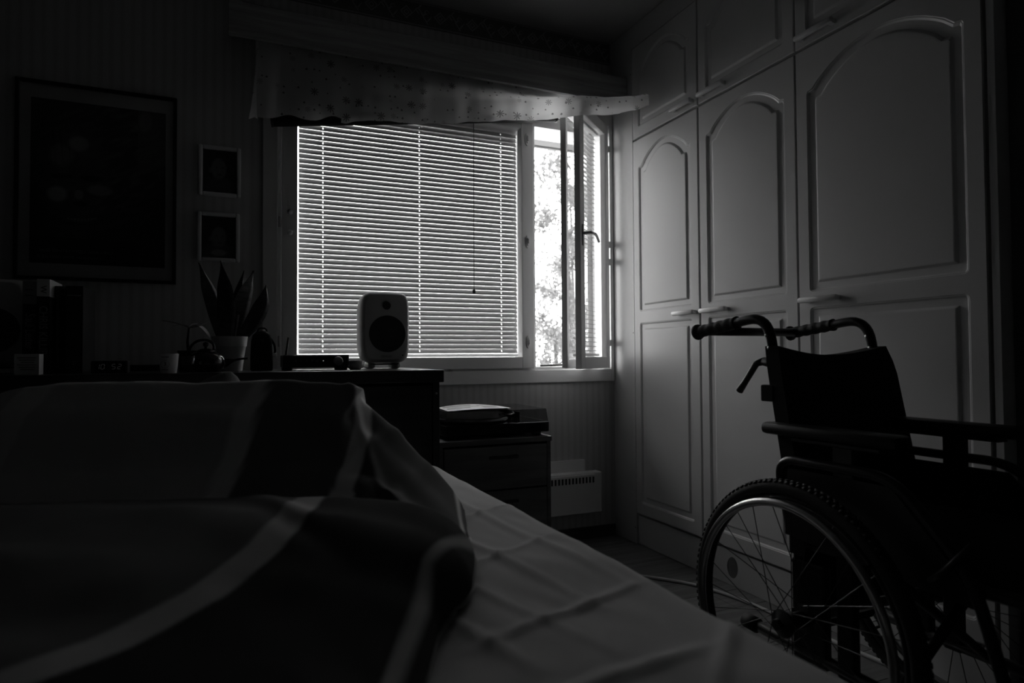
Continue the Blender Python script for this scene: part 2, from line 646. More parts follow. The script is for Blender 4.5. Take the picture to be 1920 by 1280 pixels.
def motif_mesh():
    mb = MB()
    z0 = 0.0

    def ribbon(pts, w):
        out = []
        for i, p in enumerate(pts):
            a, b = pts[max(i - 1, 0)], pts[min(i + 1, len(pts) - 1)]
            dx, dz = b[0] - a[0], b[1] - a[1]
            L = math.hypot(dx, dz) or 1
            ww = w * (0.35 + 0.65 * math.sin(PI * (0.08 + 0.84 * i / (len(pts) - 1))))
            out.append((p[0] - dz / L * ww, p[1] + dx / L * ww, p[0] + dz / L * ww, p[1] - dx / L * ww))
        rows = [[(a, 0, b), (c, 0, d)] for a, b, c, d in out]
        mb.grid(rows)
    # rosette: a diamond in a diamond
    for r0, r1 in ((0.030, 0.022), (0.015, 0.008)):
        for k in range(4):
            a0, a1 = PI / 2 * k, PI / 2 * (k + 1)
            q = [(r0 * math.cos(a0), r0 * math.sin(a0)), (r0 * math.cos(a1), r0 * math.sin(a1)),
                 (r1 * math.cos(a1), r1 * math.sin(a1)), (r1 * math.cos(a0), r1 * math.sin(a0))]
            mb.add([(x, 0, z) for x, z in q], [(0, 1, 2, 3)])
    # acanthus scroll to the right: main stem and five leaf fingers
    stem = [(0.030 + 0.085 * t, 0.026 * math.sin(2 * PI * t)) for t in [k / 14 for k in range(15)]]
    ribbon(stem, 0.003)
    for k in range(6):
        t = 0.15 + 0.13 * k
        bx, bz = 0.030 + 0.085 * t, 0.026 * math.sin(2 * PI * t)
        sgn = 1 if k % 2 else -1
        L = 0.030 - 0.0015 * k
        ribbon([(bx + L * 0.55 * u, bz + sgn * L * (u - 0.35 * u * u)) for u in [j / 6 for j in range(7)]], 0.0034)
    c = [(0.092 + 0.012 * (1 - k / 16) * math.cos(0.5 * k), 0.012 + 0.014 * (1 - k / 16) * math.sin(0.5 * k)) for k in range(13)]
    ribbon(c, 0.0022)
    # edge lines
    mb.add([(-0.035, 0, 0.048), (0.120, 0, 0.048), (0.120, 0, 0.052), (-0.035, 0, 0.052)], [(0, 1, 2, 3)])
    mb.add([(-0.035, 0, -0.052), (0.120, 0, -0.052), (0.120, 0, -0.047), (-0.035, 0, -0.047)], [(0, 1, 2, 3)])
    return mb.mesh('motif', recalc=False)


mm = motif_mesh()
mm.materials.append(M['motif'])
for k in range(15):
    o = bpy.data.objects.new('motif', mm)
    o.location = (1.632 - 0.155 * k, D - 0.0036, 2.4225)
    link(o, border)

# ================================================================== WINDOW
win = struct_empty('window_1')
YF = D - 0.014       # face of the casing
FR = 0.028


def frame_rect(mb, x0, x1, z0, z1, w, y0, y1, wl=None, wr=None, wb=None, wt=None, c=0.003):
    wl = w if wl is None else wl
    wr = w if wr is None else wr
    wb = w if wb is None else wb
    wt = w if wt is None else wt
    mb.box(x0, x0 + wl, y0, y1, z0, z1, c)
    mb.box(x1 - wr, x1, y0, y1, z0, z1, c)
    mb.box(x0 + wl, x1 - wr, y0, y1, z0, z0 + wb, c)
    mb.box(x0 + wl, x1 - wr, y0, y1, z1 - wt, z1, c)


mb = MB()                                           # casing boards round the opening
mb.box(0.109, 0.166, YF, D, 0.764, 2.11, 0.003)
mb.box(1.7395, 1.7595, YF, D, 0.764, 2.11, 0.003)
mb.box(0.166, 1.7395, YF, D, 0.764, 0.826, 0.003)
mb.box(0.166, 1.7395, YF, D, 2.05, 2.11, 0.003)
obj('casing', mb, M['white'], win)
mb = MB()                                           # fixed frame in the wall
frame_rect(mb, 0.166, 1.7395, 0.826, 2.058, 0.012, D + 0.004, D + 0.17, wl=0.001, wt=0.06, c=0.0004)
mb.box(0.1672, 0.200, D + 0.0265, D + 0.092, 0.839, 1.997, 0.001)
mb.box(0.1672, 0.1809, D + 0.0925, D + 0.17, 0.839, 1.997, 0.001)
mb.box(1.314, 1.327, D - 0.004, D + 0.17, 0.838, 2.046, 0.002)
obj('fixed_frame', mb, M['white'], win)
obj('outer_sill', MB().box(1.327, 1.728, D + 0.03, D + 0.26, 0.826, 0.842, 0.002), M['white'], win)
# closed double sash with the blind between its panes
mb = MB()
frame_rect(mb, 0.181, 1.312, 0.834, 2.025, 0.06, D - 0.022, D + 0.026, wl=0.061, wr=0.063, wb=0.054, wt=0.055)
sash = obj('inner_sash', mb, M['white'], win)
obj('pane', MB().box(0.240, 1.252, D + 0.006, D + 0.010, 0.886, 1.975), M['glass'], sash)
for z in (1.919, 1.432, 0.958):
    l = MB()
    ring = arc(0, 0, 1, 0, 2 * PI, 24)[:-1]
    l.prism([(1.278 + 0.011 * a, z + 0.030 * b) for a, b in ring], D - 0.028, D - 0.022)
    l.prism([(1.278 + 0.006 * a, z + 0.020 * b) for a, b in ring], D - 0.034, D - 0.028)
    l.box(1.2755, 1.2805, D - 0.042, D - 0.034, z - 0.011, z + 0.011, 0.001)
    obj('sash_lock', l, M['ceramic'], sash)
for z in (1.482, 1.399):
    obj('stop_knob', MB().lathe([(0.0, 0.010), (0.008, 0.009), (0.0105, 0.005), (0.0105, 0.0)], (0.214, D - 0.022, z), (0, -1, 0), 16), M['ceramic'], sash, True)
for z in (1.441, 0.956, 1.90):
    obj('hinge', MB().lathe([(0.004, -0.022), (0.0055, -0.02), (0.0055, 0.02), (0.004, 0.022)], (0.1735, D - 0.016, z), (0, 0, 1), 10), M['steel'], win, True)
mb = MB()
frame_rect(mb, 0.181, 1.312, 0.838, 2.025, 0.045, D + 0.095, D + 0.135, wl=0.05, wr=0.035)
osash = obj('outer_sash', mb, M['white'], win)
obj('pane', MB().box(0.228, 1.280, D + 0.112, D + 0.116, 0.880, 1.985), M['glass'], osash)

# --- open casement, hinged on the right, swung into the room
win2 = struct_empty('window_2')
TH = math.radians(40)
HX, HY = 1.726, D - 0.016
cu_, su_ = math.cos(TH), math.sin(TH)


def sw(a, b, z):
    """a: distance from the hinge towards the free edge, b: outwards from the sash, z: height"""
    return (HX - a * cu_ - b * su_, HY - a * su_ + b * cu_, z)


def swing(mb):
    mb.v = [sw(*p) for p in mb.v]
    return mb


SWD = 0.412
mb = MB()
frame_rect(mb, 0.0, SWD, 0.832, 2.044, 0.06, -0.006, 0.022, wl=0.050, wr=0.056, wb=0.054, wt=0.055)
isash = obj('inner_sash', swing(mb), M['white'], win2)
obj('pane', swing(MB().box(0.049, SWD - 0.054, 0.008, 0.011, 0.884, 1.992)), M['glass'], isash)
mb = MB()
frame_rect(mb, 0.028, SWD - 0.002, 0.836, 2.040, 0.040, 0.060, 0.088, wl=0.036, wr=0.022)
osash2 = obj('outer_sash', swing(mb), M['white'], win2)
obj('pane', swing(MB().box(0.062, SWD - 0.022, 0.074, 0.077, 0.874, 2.002)), M['glass'], osash2)
mb = MB()
mb.box(SWD - 0.038, SWD - 0.020, -0.012, -0.006, 1.385, 1.480, 0.002)
mb.tube([Vector(p) for p in ((SWD - 0.029, -0.008, 1.440), (SWD - 0.029, -0.045, 1.440))], 0.007, 8)
mb.tube(rounded_path([(SWD - 0.029, -0.045, 1.440), (SWD - 0.085, -0.05, 1.442), (SWD - 0.135, -0.046, 1.415)], 0.03), 0.0065, 8)
obj('handle', swing(mb), M['alu'], isash, True)
for z in (1.447, 1.360, 0.955, 1.93):
    obj('hinge', MB().box(1.727, 1.742, YF - 0.008, YF + 0.006, z - 0.016, z + 0.016, 0.003), M['white'], win2)
mb = MB()                                           # casement stay on the sill
mb.tube([Vector(p) for p in ((1.36, D + 0.02, 0.846), (1.50, D - 0.05, 0.850), (1.53, D - 0.09, 0.86))], 0.005, 8)
mb.box(1.505, 1.545, D - 0.10, D - 0.06, 0.845, 0.885, 0.004)
obj('stay', mb, M['blackmetal'], win2)


# ================================================================== VENETIAN BLINDS
def slat_mesh(x0, x1, holes, tilt, w=0.025, place=None):
    """one thin curved slat about its middle line, inner edge down; a slot where each cord passes"""
    xs = [x0]
    for h in holes:
        xs += [h - 0.0017, h + 0.0017]
    xs.append(x1)
    prof = []
    for j in range(7):
        t = -0.5 + j / 6
        s_, b_ = t * w, 0.0016 * (1 - 4 * t * t)
        dy, dz = math.cos(tilt) * s_ - math.sin(tilt) * b_, math.sin(tilt) * s_ + math.cos(tilt) * b_
        prof.append((dy, dz))
    v, f = [], []
    for x in xs:
        v += [(x, dy, dz) for dy, dz in prof]
    for i in range(len(xs) - 1):
        for j in range(6):
            if i % 2 == 1 and j in (2, 3):
                continue
            f.append((i * 7 + j, i * 7 + j + 1, (i + 1) * 7 + j + 1, (i + 1) * 7 + j))
    mb = MB().add(v, f)
    if place:
        mb.v = [place(p) for p in mb.v]
    me = mb.mesh('slat', recalc=False)
    me.polygons.foreach_set('use_smooth', [True] * len(me.polygons))
    me.materials.append(M['slat'])
    return me


TILT = math.radians(70.8)
BY = D + 0.058
PITCHZ = 0.0212
blind = thing('venetian_blind', 'closed white venetian blind filling the wide left window', 'blind', (0.75, BY, 0.89))
holes = [0.352, 0.775, 1.175]
sm = slat_mesh(0.253, 1.256, holes, TILT)
z = 0.916
nsl = 0
while z < 1.955:
    o = bpy.data.objects.new('slat', sm)
    o.location = (0, BY, z)
    o.rotation_euler = (math.radians(-13.0 * (1 - (z - 0.916) / 1.06)), 0, 0)
    link(o, blind)
    z += PITCHZ
obj('bottom_rail', MB().box(0.252, 1.257, BY - 0.011, BY + 0.011, 0.8885, 0.903, 0.003), M['white'], blind)
obj('head_rail', MB().box(0.250, 1.259, BY - 0.013, BY + 0.013, 1.962, 1.990, 0.002), M['white'], blind)
for h in holes:
    obj('lift_cord', MB().tube([(h, BY, 0.90), (h, BY, 1.965)], 0.0006, 5), M['cord'], blind)
mb = MB().tube([(1.006, D - 0.028, 1.19), (1.008, D - 0.028, 2.005)], 0.0015, 6)
cordp = obj('pull_cord', mb, M['darkcord'], blind, label='dark pull cord')
obj('cord_bead', MB().lathe([(0, -0.011), (0.006, -0.009), (0.0085, -0.002), (0.0065, 0.006), (0.002, 0.011)], (1.006, D - 0.028, 1.187), (0, 0, 1), 14), M['black'], cordp, True, label='black bead')

blind2 = thing('venetian_blind', 'narrow venetian blind hung in the open casement window', 'blind', sw(0.2, 0.055, 0.89))
sm2 = slat_mesh(0.086, SWD - 0.060, [0.12, SWD - 0.12], math.radians(16), place=lambda p: (HX - p[0] * cu_ - (p[1] + 0.040) * su_, HY - p[0] * su_ + (p[1] + 0.040) * cu_, p[2]))
z = 0.916
while z < 1.975:
    o = bpy.data.objects.new('slat', sm2)
    o.location = (0, 0, z)
    link(o, blind2)
    z += PITCHZ
obj('bottom_rail', swing(MB().box(0.056, SWD - 0.040, 0.030, 0.050, 0.8885, 0.903, 0.003)), M['white'], blind2)
obj('head_rail', swing(MB().box(0.055, SWD - 0.040, 0.029, 0.051, 1.984, 2.008, 0.002)), M['white'], blind2)

# ================================================================== PELMET, VALANCE, ROLLER BLIND
pel = thing('pelmet', 'long wooden pelmet board above the window reaching to the wardrobe', 'pelmet', (0.87, 2.62, 2.12))
obj('front_board', MB().box(-0.019, 1.752, 2.608, 2.626, 2.108, 2.238, 0.002), M['pelmet'], pel)
obj('top_board', MB().box(-0.001, 1.734, 2.6265, D - 0.006, 2.219, 2.237, 0.002), M['pelmet'], pel)
for x in (-0.019, 1.734):
    obj('end_board', MB().box(x, x + 0.0175, 2.6265, D - 0.006, 2.170, 2.238, 0.002), M['pelmet'], pel)
obj('curtain_rail', MB().box(0.02, 1.72, 2.655, 2.675, 2.195, 2.215, 0.002), M['white'], pel)

HEM = [(0.079, 2.640, 1.825), (0.236, 2.645, 1.839), (0.401, 2.645, 1.858), (0.662, 2.630, 1.873), (0.985, 2.600, 1.913), (1.209, 2.530, 1.935), (1.339, 2.475, 1.941), (1.406, 2.452, 1.948), (1.564, 2.440, 1.976), (1.671, 2.430, 2.008), (1.738, 2.425, 2.039)]


def hem(x):
    for a, b in zip(HEM, HEM[1:]):
        if x <= b[0]:
            t = (x - a[0]) / (b[0] - a[0])
            return a[1] + (b[1] - a[1]) * t, a[2] + (b[2] - a[2]) * t
    return HEM[-1][1], HEM[-1][2]


val = thing('window_valance', 'short printed cotton valance with small stars hanging under the pelmet', 'curtain', (0.9, 2.64, 1.9))


def valance_panel(x0, x1, name, dy, scallop):
    nu, nv = max(12, int((x1 - x0) * 110)), 16
    rows = []
    for j in range(nv + 1):
        t = j / nv
        r = []
        for i in range(nu + 1):
            x = x0 + (x1 - x0) * i / nu
            hy, hz = hem(x)
            ty, tz = 2.650, 2.193
            hz += scallop(x)
            fold = 0.007 * math.sin(x * 31 + 2 * math.sin(x * 7)) * (0.15 + t) + 0.004 * math.sin(x * 78 + t * 2) * t
            q = max(0.0, min(1.0, (t - 0.36) / 0.32))
            q = q * q * (3 - 2 * q)
            # straight down behind the pelmet, then leaning into the room
            yy = ty + (hy - ty) * q + fold * 0.8 + dy
            zz = tz + (hz - tz) * t
            if t > 0.92 and x < 1.6:                  # hem turns up a little
                yy += 0.012 * ((t - 0.92) / 0.08) ** 2
            r.append((x + 0.004 * math.sin(t * 5 + x * 9), yy, zz))
        rows.append(r)
    o = obj(name, MB().grid(rows), M['valance'], val, True, recalc=False)
    return o


valance_panel(0.40, 1.742, 'fabric_panel', 0.0, lambda x: -0.012 * math.exp(-((x - 0.42) / 0.03) ** 2) + 0.004 * math.sin(x * 14))
valance_panel(0.085, 0.412, 'fabric_panel', -0.004, lambda x: 0.022 * math.cos((x - 0.20) * 2 * PI / 0.17) * 0.5)
# left return of the valance, going back to the wall and flaring at the hem
rows = []
for j in range(15):
    t = j / 14
    r = []
    for i in range(9):
        s = i / 8
        r.append((0.088 - 0.034 * t * t * math.sin(PI * min(1, s * 1.2)) - 0.01 * s * (1 - t), 2.652 + (D - 0.03 - 2.652) * s, 2.20 - (0.37 + 0.012 * math.sin(s * 6)) * t))
    rows.append(r)
obj('side_return', MB().grid(rows), M['valance'], val, True, recalc=False)

rb = thing('roller_blind', 'rolled black blackout blind hanging behind the valance, its left end showing', 'blind', (0.6, 2.70, 1.84))
mb = MB()
pa, pb = Vector((0.142, 2.69, 1.823)), Vector((1.40, 2.69, 2.020))
mb.tube([pa, pa.lerp(pb, 0.5), pb], 0.019, 14)
obj('fabric_roll', mb, M['blackrough'], rb, True)
ax = (pb - pa).normalized()
mb = MB()
mb.tube([pa - ax * 0.006, pa + ax * 0.001], 0.021, 14)
mb.tube([pb - ax * 0.001, pb + ax * 0.006], 0.021, 14)
obj('end_cap', mb, M['black'], rb, True)
mb = MB()
rows = []
for j in range(7):
    t = j / 6
    rows.append([tuple(pa.lerp(pb, i / 20).lerp(Vector((pa.x + (pb.x - pa.x) * i / 20, 2.705, 2.212)), t) + Vector((0, 0.003 * math.sin(i * 1.1 + t * 3) * math.sin(PI * t), 0))) for i in range(21)])
obj('hanging_cloth', MB().grid(rows), M['blackrough'], rb, True, recalc=False)


# ================================================================== WARDROBE
def panel_loop(u0, u1, v0, v1, arch=0.0, r=0.014, d=0.0):
    P = []
    u0, u1, v0, v1 = u0 + d, u1 - d, v0 + d, v1 - d
    r = max(0.002, r - d)
    P += arc(u0 + r, v0 + r, r, PI, 1.5 * PI, 4)
    P += arc(u1 - r, v0 + r, r, 1.5 * PI, 2 * PI, 4)
    if arch <= 0:
        P += arc(u1 - r, v1 - r, r, 0, PI / 2, 4)
        P += arc(u0 + r, v1 - r, r, PI / 2, PI, 4)
    else:
        sh = 0.022
        P += [(u1, v1 - arch - 0.008), (u1 - 0.004, v1 - arch), (u1 - sh, v1 - arch + 0.003)]
        n = 18
        for k in range(1, n):
            t = k / n
            P.append((u1 - sh + (u0 + sh - u1 + sh) * t, v1 - arch + 0.003 + (arch - 0.003) * math.sin(PI * t) ** 0.8))
        P += [(u0 + sh, v1 - arch + 0.003), (u0 + 0.004, v1 - arch), (u0, v1 - arch - 0.008)]
    return P


RINGS = [(0.0, 0.0), (0.002, -0.0018), (0.004, -0.0018), (0.009, -0.0065), (0.026, -0.0070), (0.029, -0.0070), (0.036, -0.0015), (0.039, -0.0010)]


def door_mesh(y0, y1, z0, z1, panels, front, thick=0.019):
    """foil door facing -x: slab with routed panels.  u runs along -y so that loops stay CCW seen from the room"""
    bm = bmesh.new()
    e = 0.003

    def P(u, v, d):
        return (front - d, -u, v)
    u0, u1 = -y1, -y0
    outer = [(u0 + e, z0 + e), (u1 - e, z0 + e), (u1 - e, z1 - e), (u0 + e, z1 - e)]
    edges = []

    def ring_edges(vs):
        return [bm.edges.new((vs[i], vs[(i + 1) % len(vs)])) for i in range(len(vs))]
    ov = [bm.verts.new(P(u, v, 0)) for u, v in outer]
    edges += ring_edges(ov)
    pv = []
    for args in panels:
        L = panel_loop(*args)
        vs = [bm.verts.new(P(u, v, 0)) for u, v in L]
        edges += ring_edges(vs)
        pv.append((L, vs, args))
    bmesh.ops.triangle_fill(bm, use_beauty=True, use_dissolve=False, edges=edges)
    # remove triangles that fell inside a panel
    for L, vs, args in pv:
        st = set(vs)
        kill = [f for f in bm.faces if all(v in st for v in f.verts)]
        bad = []
        for f in kill:
            c = f.calc_center_median()
            if inside(-c.y, c.z, L):
                bad.append(f)
        bmesh.ops.delete(bm, geom=bad, context='FACES_ONLY')
        prev = vs
        for d, h in RINGS[1:]:
            Q = panel_loop(*args, d=d)
            cur = [bm.verts.new(P(u, v, h)) for u, v in Q]
            for i in range(len(cur)):
                j = (i + 1) % len(cur)
                bm.faces.new((prev[i], prev[j], cur[j], cur[i]))
            prev = cur
        bm.faces.new(prev)
    # bevelled rim and sides
    bv = [bm.verts.new(P(u, v, -0.003)) for u, v in ((u0, z0), (u1, z0), (u1, z1), (u0, z1))]
    cv = [bm.verts.new(P(u, v, -thick)) for u, v in ((u0, z0), (u1, z0), (u1, z1), (u0, z1))]
    for i in range(4):
        j = (i + 1) % 4
        bm.faces.new((ov[j], ov[i], bv[i], bv[j]))
        bm.faces.new((bv[j], bv[i], cv[i], cv[j]))
    bm.faces.new(cv)
    bmesh.ops.recalc_face_normals(bm, faces=bm.faces[:])
    me = bpy.data.meshes.new('door')
    bm.to_mesh(me)
    bm.free()
    return me


def inside(x, y, L):
    r = False
    n = len(L)
    for i in range(n):
        x1, y1 = L[i]
        x2, y2 = L[(i + 1) % n]
        if (y1 > y) != (y2 > y) and x < (x2 - x1) * (y - y1) / (y2 - y1) + x1:
            r = not r
    return r


def bow_handle(y0, y1, z):
    """chunky white bar handle along y on a door front, on two feet"""
    mb = MB()
    x = W
    mb.box(x - 0.032, x - 0.015, y0, y1, z - 0.0095, z + 0.0095, 0.006)
    for a in (y0 + 0.006, y1 - 0.024):
        mb.box(x - 0.018, x, a, a + 0.018, z - 0.008, z + 0.008, 0.003)
    return mb


DOORS = [(2.113, 2.580, 'h_right'), (1.611, 2.106, 'h_left'), (1.012, 1.607, 'h_left')]
ZB, ZM, ZT = 0.146, 1.921, 2.366
names = ['corner', 'middle', 'right']
low_lab = ['tall white wardrobe cabinet in the corner beside the open window',
           'tall white wardrobe cabinet in the middle, behind the wheelchair push handles',
           'widest tall white wardrobe cabinet, behind the wheelchair backrest']
top_lab = ['white overhead cupboard nearest the window, above the corner wardrobe',
           'white overhead cupboard above the middle wardrobe cabinet',
           'white overhead cupboard above the widest wardrobe cabinet']
for k, (y0, y1, hs) in enumerate(DOORS):
    mx = 0.045
    yb0, yb1 = y0 - 0.0015, y1 + 0.0015
    # ---- tall cabinet
    t = thing('wardrobe_cabinet', low_lab[k], 'wardrobe', (W + 0.3, (y0 + y1) / 2, 0), 'tall wardrobe cabinets')
    obj('body', MB().box(W + 0.021, 2.335, yb0, yb1, ZB - 0.01, ZM - 0.001), M['cabinet_side'], t)
    obj('plinth', MB().box(W + 0.012, W + 0.03, yb0, yb1, 0.0, ZB - 0.012, 0.002), M['cabinet'], t)
    u0, u1 = -y1 + mx, -y0 - mx
    arch = 0.085 if k < 2 else 0.10
    me = door_mesh(y0, y1, ZB, ZM - 0.006, [(u0, u1, 0.198, 1.045, 0.0), (u0, u1, 1.097, 1.868, arch)], W)
    d = obj('door', me, M['cabinet'], t)
    hy = (y0 + 0.012, y0 + 0.150) if hs == 'h_right' else (y1 - 0.150 - 0.02, y1 - 0.02)
    obj('handle', bow_handle(hy[0], hy[1], 1.069), M['ceramic'], d, 'auto')
    # ---- overhead cupboard
    t = thing('overhead_cupboard', top_lab[k], 'cupboard', (W + 0.3, (y0 + y1) / 2, ZM), 'overhead cupboards')
    obj('body', MB().box(W + 0.021, 2.335, yb0, yb1, ZM, ZT), M['cabinet_side'], t)
    me = door_mesh(y0, y1, ZM + 0.004, ZT, [(u0, u1, ZM + 0.052, ZT - 0.045, 0.085)], W)
    d = obj('door', me, M['cabinet'], t)
    obj('handle', bow_handle(hy[0], hy[1], ZM + 0.030), M['ceramic'], d, 'auto')
# fillers that close the row against wall, ceiling and end
fil = thing('wardrobe_filler', 'white filler boards closing the wardrobe row to wall and ceiling', 'panel', (W, 2.67, 0))
p = obj('corner_board', MB().box(W + 0.003, W + 0.02, 2.585, D - 0.001, 0.0, 2.370, 0.001), M['cabinet'], fil)
for z in (0.075, 1.0, 2.25):
    obj('screw', MB().lathe([(0.003, 0), (0.003, 0.001), (0, 0.0012)], (W + 0.003, 2.594, z), (-1, 0, 0), 8), M['black'], p)
obj('ceiling_board', MB().box(W + 0.006, W + 0.02, 1.005, D - 0.001, 2.371, H - 0.001, 0.001), M['cabinet'], fil)
obj('end_board', MB().box(W + 0.004, 2.33, 0.986, 1.005, 0.0, H - 0.001, 0.001), M['cabinet'], fil)
tag(obj('wall_knob', MB().lathe([(0, 0.018), (0.008, 0.017), (0.011, 0.011), (0.008, 0.004), (0.010, 0)], (1.80, 0.925, 1.068), (-1, 0, 0), 16), M['ceramic'], None, True),
    'small round knob on the dark wall right of the wardrobes', 'knob')

# ================================================================== SIDEBOARD AND CHEST
SBZ = 0.845
sb = thing('sideboard', 'long dark sideboard under the window carrying speakers, books and plants', 'sideboard', (-0.3, 2.4, 0))
obj('top_board', MB().box(-1.30, 0.661, 2.10, 2.715, SBZ - 0.042, SBZ, 0.003), M['darkwood'], sb)
for x in (-1.285, -0.32, 0.627):
    obj('side_panel', MB().box(x, x + 0.022, 2.115, 2.70, 0.0, SBZ - 0.0425, 0.001), M['darkwood'], sb)
obj('back_panel', MB().box(-1.26, 0.625, 2.69, 2.70, 0.06, SBZ - 0.044), M['darkwood'], sb)
obj('plinth', MB().box(-1.26, 0.625, 2.16, 2.175, 0.0, 0.07), M['darkwood'], sb)
for a, b in ((-1.26, -0.795), (-0.79, -0.325), (-0.295, 0.163), (0.167, 0.622)):
    dd = obj('door', MB().box(a, b, 2.118, 2.136, 0.075, SBZ - 0.052, 0.002), M['darkwood'], sb)
    xk = b - 0.03 if (a < -0.8 or -0.3 < a < 0.1) else a + 0.03
    obj('knob', MB().lathe([(0.004, 0), (0.004, 0.012), (0.009, 0.016), (0.008, 0.022), (0, 0.024)], (xk, 2.118, 0.62), (0, -1, 0), 12), M['blackmetal'], dd, True)
obj('screw', MB().lathe([(0.004, 0), (0.004, 0.0015), (0, 0.002)], (0.638, 2.115, 0.765), (0, -1, 0), 10), M['steel'], sb)

ch = thing('drawer_chest', 'low dark wooden drawer chest under the turntable', 'chest', (0.93, 2.45, 0))
obj('top_board', MB().box(0.690, 1.157, 2.27, 2.64, 0.556, 0.576, 0.003), M['chestwood'], ch)
for x in (0.694, 1.137):
    obj('side_panel', MB().box(x, x + 0.016, 2.275, 2.63, 0.0, 0.5555, 0.001), M['chestwood'], ch)
obj('back_panel', MB().box(0.711, 1.136, 2.62, 2.63, 0.03, 0.555), M['chestwood'], ch)
for z0, z1 in ((0.385, 0.548), (0.212, 0.379), (0.04, 0.206)):
    dr = obj('drawer', MB().box(0.714, 1.134, 2.272, 2.60, z0, z1, 0.002), M['chestwood'], ch)
    mb = MB()
    zz = z1 - 0.042
    mb.box(0.890, 1.010, 2.262, 2.2725, zz - 0.006, zz + 0.006, 0.003)
    obj('pull', mb, M['darkwood'], dr)

# ---- turntable on the chest
tt = thing('turntable', 'black turntable with a smoked dust cover on the drawer chest', 'turntable', (0.95, 2.45, 0.576))
obj('plinth', MB().box(0.728, 1.160, 2.30, 2.63, 0.590, 0.630, 0.004), M['darkgloss'], tt)
for x, y in ((0.77, 2.34), (1.12, 2.34), (0.77, 2.59), (1.12, 2.59)):
    obj('foot', MB().lathe([(0.018, 0), (0.020, 0.004), (0.020, 0.012), (0.016, 0.0145)], (x, y, 0.576), (0, 0, 1), 14), M['rubber'], tt, True)
pl = obj('platter', MB().lathe([(0.0, 0.006), (0.145, 0.006), (0.150, 0.010), (0.150, 0.018), (0.146, 0.020), (0, 0.020)], (0.890, 2.47, 0.628), (0, 0, 1), 48), M['steel'], tt, 'auto')
obj('record', MB().lathe([(0.003, 0.0205), (0.148, 0.0205), (0.148, 0.022), (0.003, 0.022)], (0.890, 2.47, 0.628), (0, 0, 1), 48), M['darkgloss'], pl)
mb = MB()
mb.lathe([(0.022, 0), (0.022, 0.016), (0.012, 0.018), (0.012, 0.034), (0, 0.035)], (1.085, 2.56, 0.630), (0, 0, 1), 16)
mb.tube(rounded_path([(1.085, 2.60, 0.660), (1.085, 2.50, 0.660), (1.050, 2.40, 0.657), (1.020, 2.375, 0.655)], 0.03), 0.004, 8)
mb.box(1.005, 1.028, 2.360, 2.385, 0.648, 0.659, 0.002)
mb.lathe([(0.012, 0), (0.012, 0.022)], (1.085, 2.60, 0.660), (0, 1, 0), 12)
mb.box(1.110, 1.122, 2.50, 2.56, 0.630, 0.655, 0.002)
obj('tonearm', mb, M['blackmetal'], tt, 'auto')
mb = MB()
z0, z1 = 0.631, 0.681
ins = 0.006
lo = [(0.731, 2.303), (1.157, 2.303), (1.157, 2.627), (0.731, 2.627)]
hi = [(0.731 + ins, 2.303 + ins), (1.157 - ins, 2.303 + ins), (1.157 - ins, 2.627 - ins), (0.731 + ins, 2.627 - ins)]
mb.add([(x, y, z0) for x, y in lo] + [(x, y, z1) for x, y in hi], [(0, 1, 5, 4), (1, 2, 6, 5), (2, 3, 7, 6), (3, 0, 4, 7), (4, 5, 6, 7)])
obj('dust_cover', mb, M['smoke'], tt)
mag = thing('magazine', 'white printed magazine lying on the turntable cover', 'magazine', (0.85, 2.42, 0.682))
rows = []
for j in range(11):
    v = j / 10
    rows.append([(0.752 + 0.255 * u + 0.02 * v, 2.345 + 0.20 * v - 0.02 * u, 0.6822 + 0.010 * math.sin(PI * u) * (0.4 + v * 0.6) + 0.005 * (1 - v) * u * u) for u in [i / 14 for i in range(15)]])
obj('page', MB().grid(rows), M['paper'], mag, True)
rows2 = [[(x, y, z - 0.0025) for x, y, z in r] for r in rows]
obj('cover', MB().grid(rows2), M['paperdark'], mag, True)


def on_page(u, v):
    return (0.752 + 0.255 * u + 0.02 * v, 2.345 + 0.20 * v - 0.02 * u, 0.6825 + 0.010 * math.sin(PI * u) * (0.4 + v * 0.6) + 0.005 * (1 - v) * u * u)


mb = MB()
for u0, u1, v0, v1 in ((0.05, 0.42, 0.30, 0.42), (0.08, 0.60, 0.52, 0.60), (0.05, 0.5, 0.70, 0.86), (0.62, 0.86, 0.22, 0.5), (0.58, 0.9, 0.62, 0.72)):
    nn = 6
    mb.grid([[on_page(u0 + (u1 - u0) * i / nn, v0 + (v1 - v0) * j / 2) for i in range(nn + 1)] for j in range(3)])
obj('picture', mb, M['textgrey'], mag)

# strap loop and thin lead at the right of the chest
mb = MB().tube(rounded_path([(1.152, 2.45, 0.500), (1.205, 2.47, 0.512), (1.238, 2.49, 0.470), (1.230, 2.49, 0.438), (1.155, 2.46, 0.425)], 0.02), 0.006, 8)
tag(obj('strap_loop', mb, M['blackrough'], None, True), 'dark strap loop sticking out beside the drawer chest', 'strap')
mb = MB()
pts = [(1.170, 2.46, 0.43), (1.182, 2.47, 0.39), (1.172, 2.47, 0.34), (1.176, 2.47, 0.28), (1.183, 2.47, 0.20), (1.196, 2.49, 0.10), (1.195, 2.5, 0.012), (1.205, 2.68, 0.006)]
mb.tube(rounded_path(pts, 0.05), 0.0025, 6)
tag(obj('power_lead', mb, M['darkcord'], None, True), 'thin dark lead hanging down the right side of the chest', 'cable')

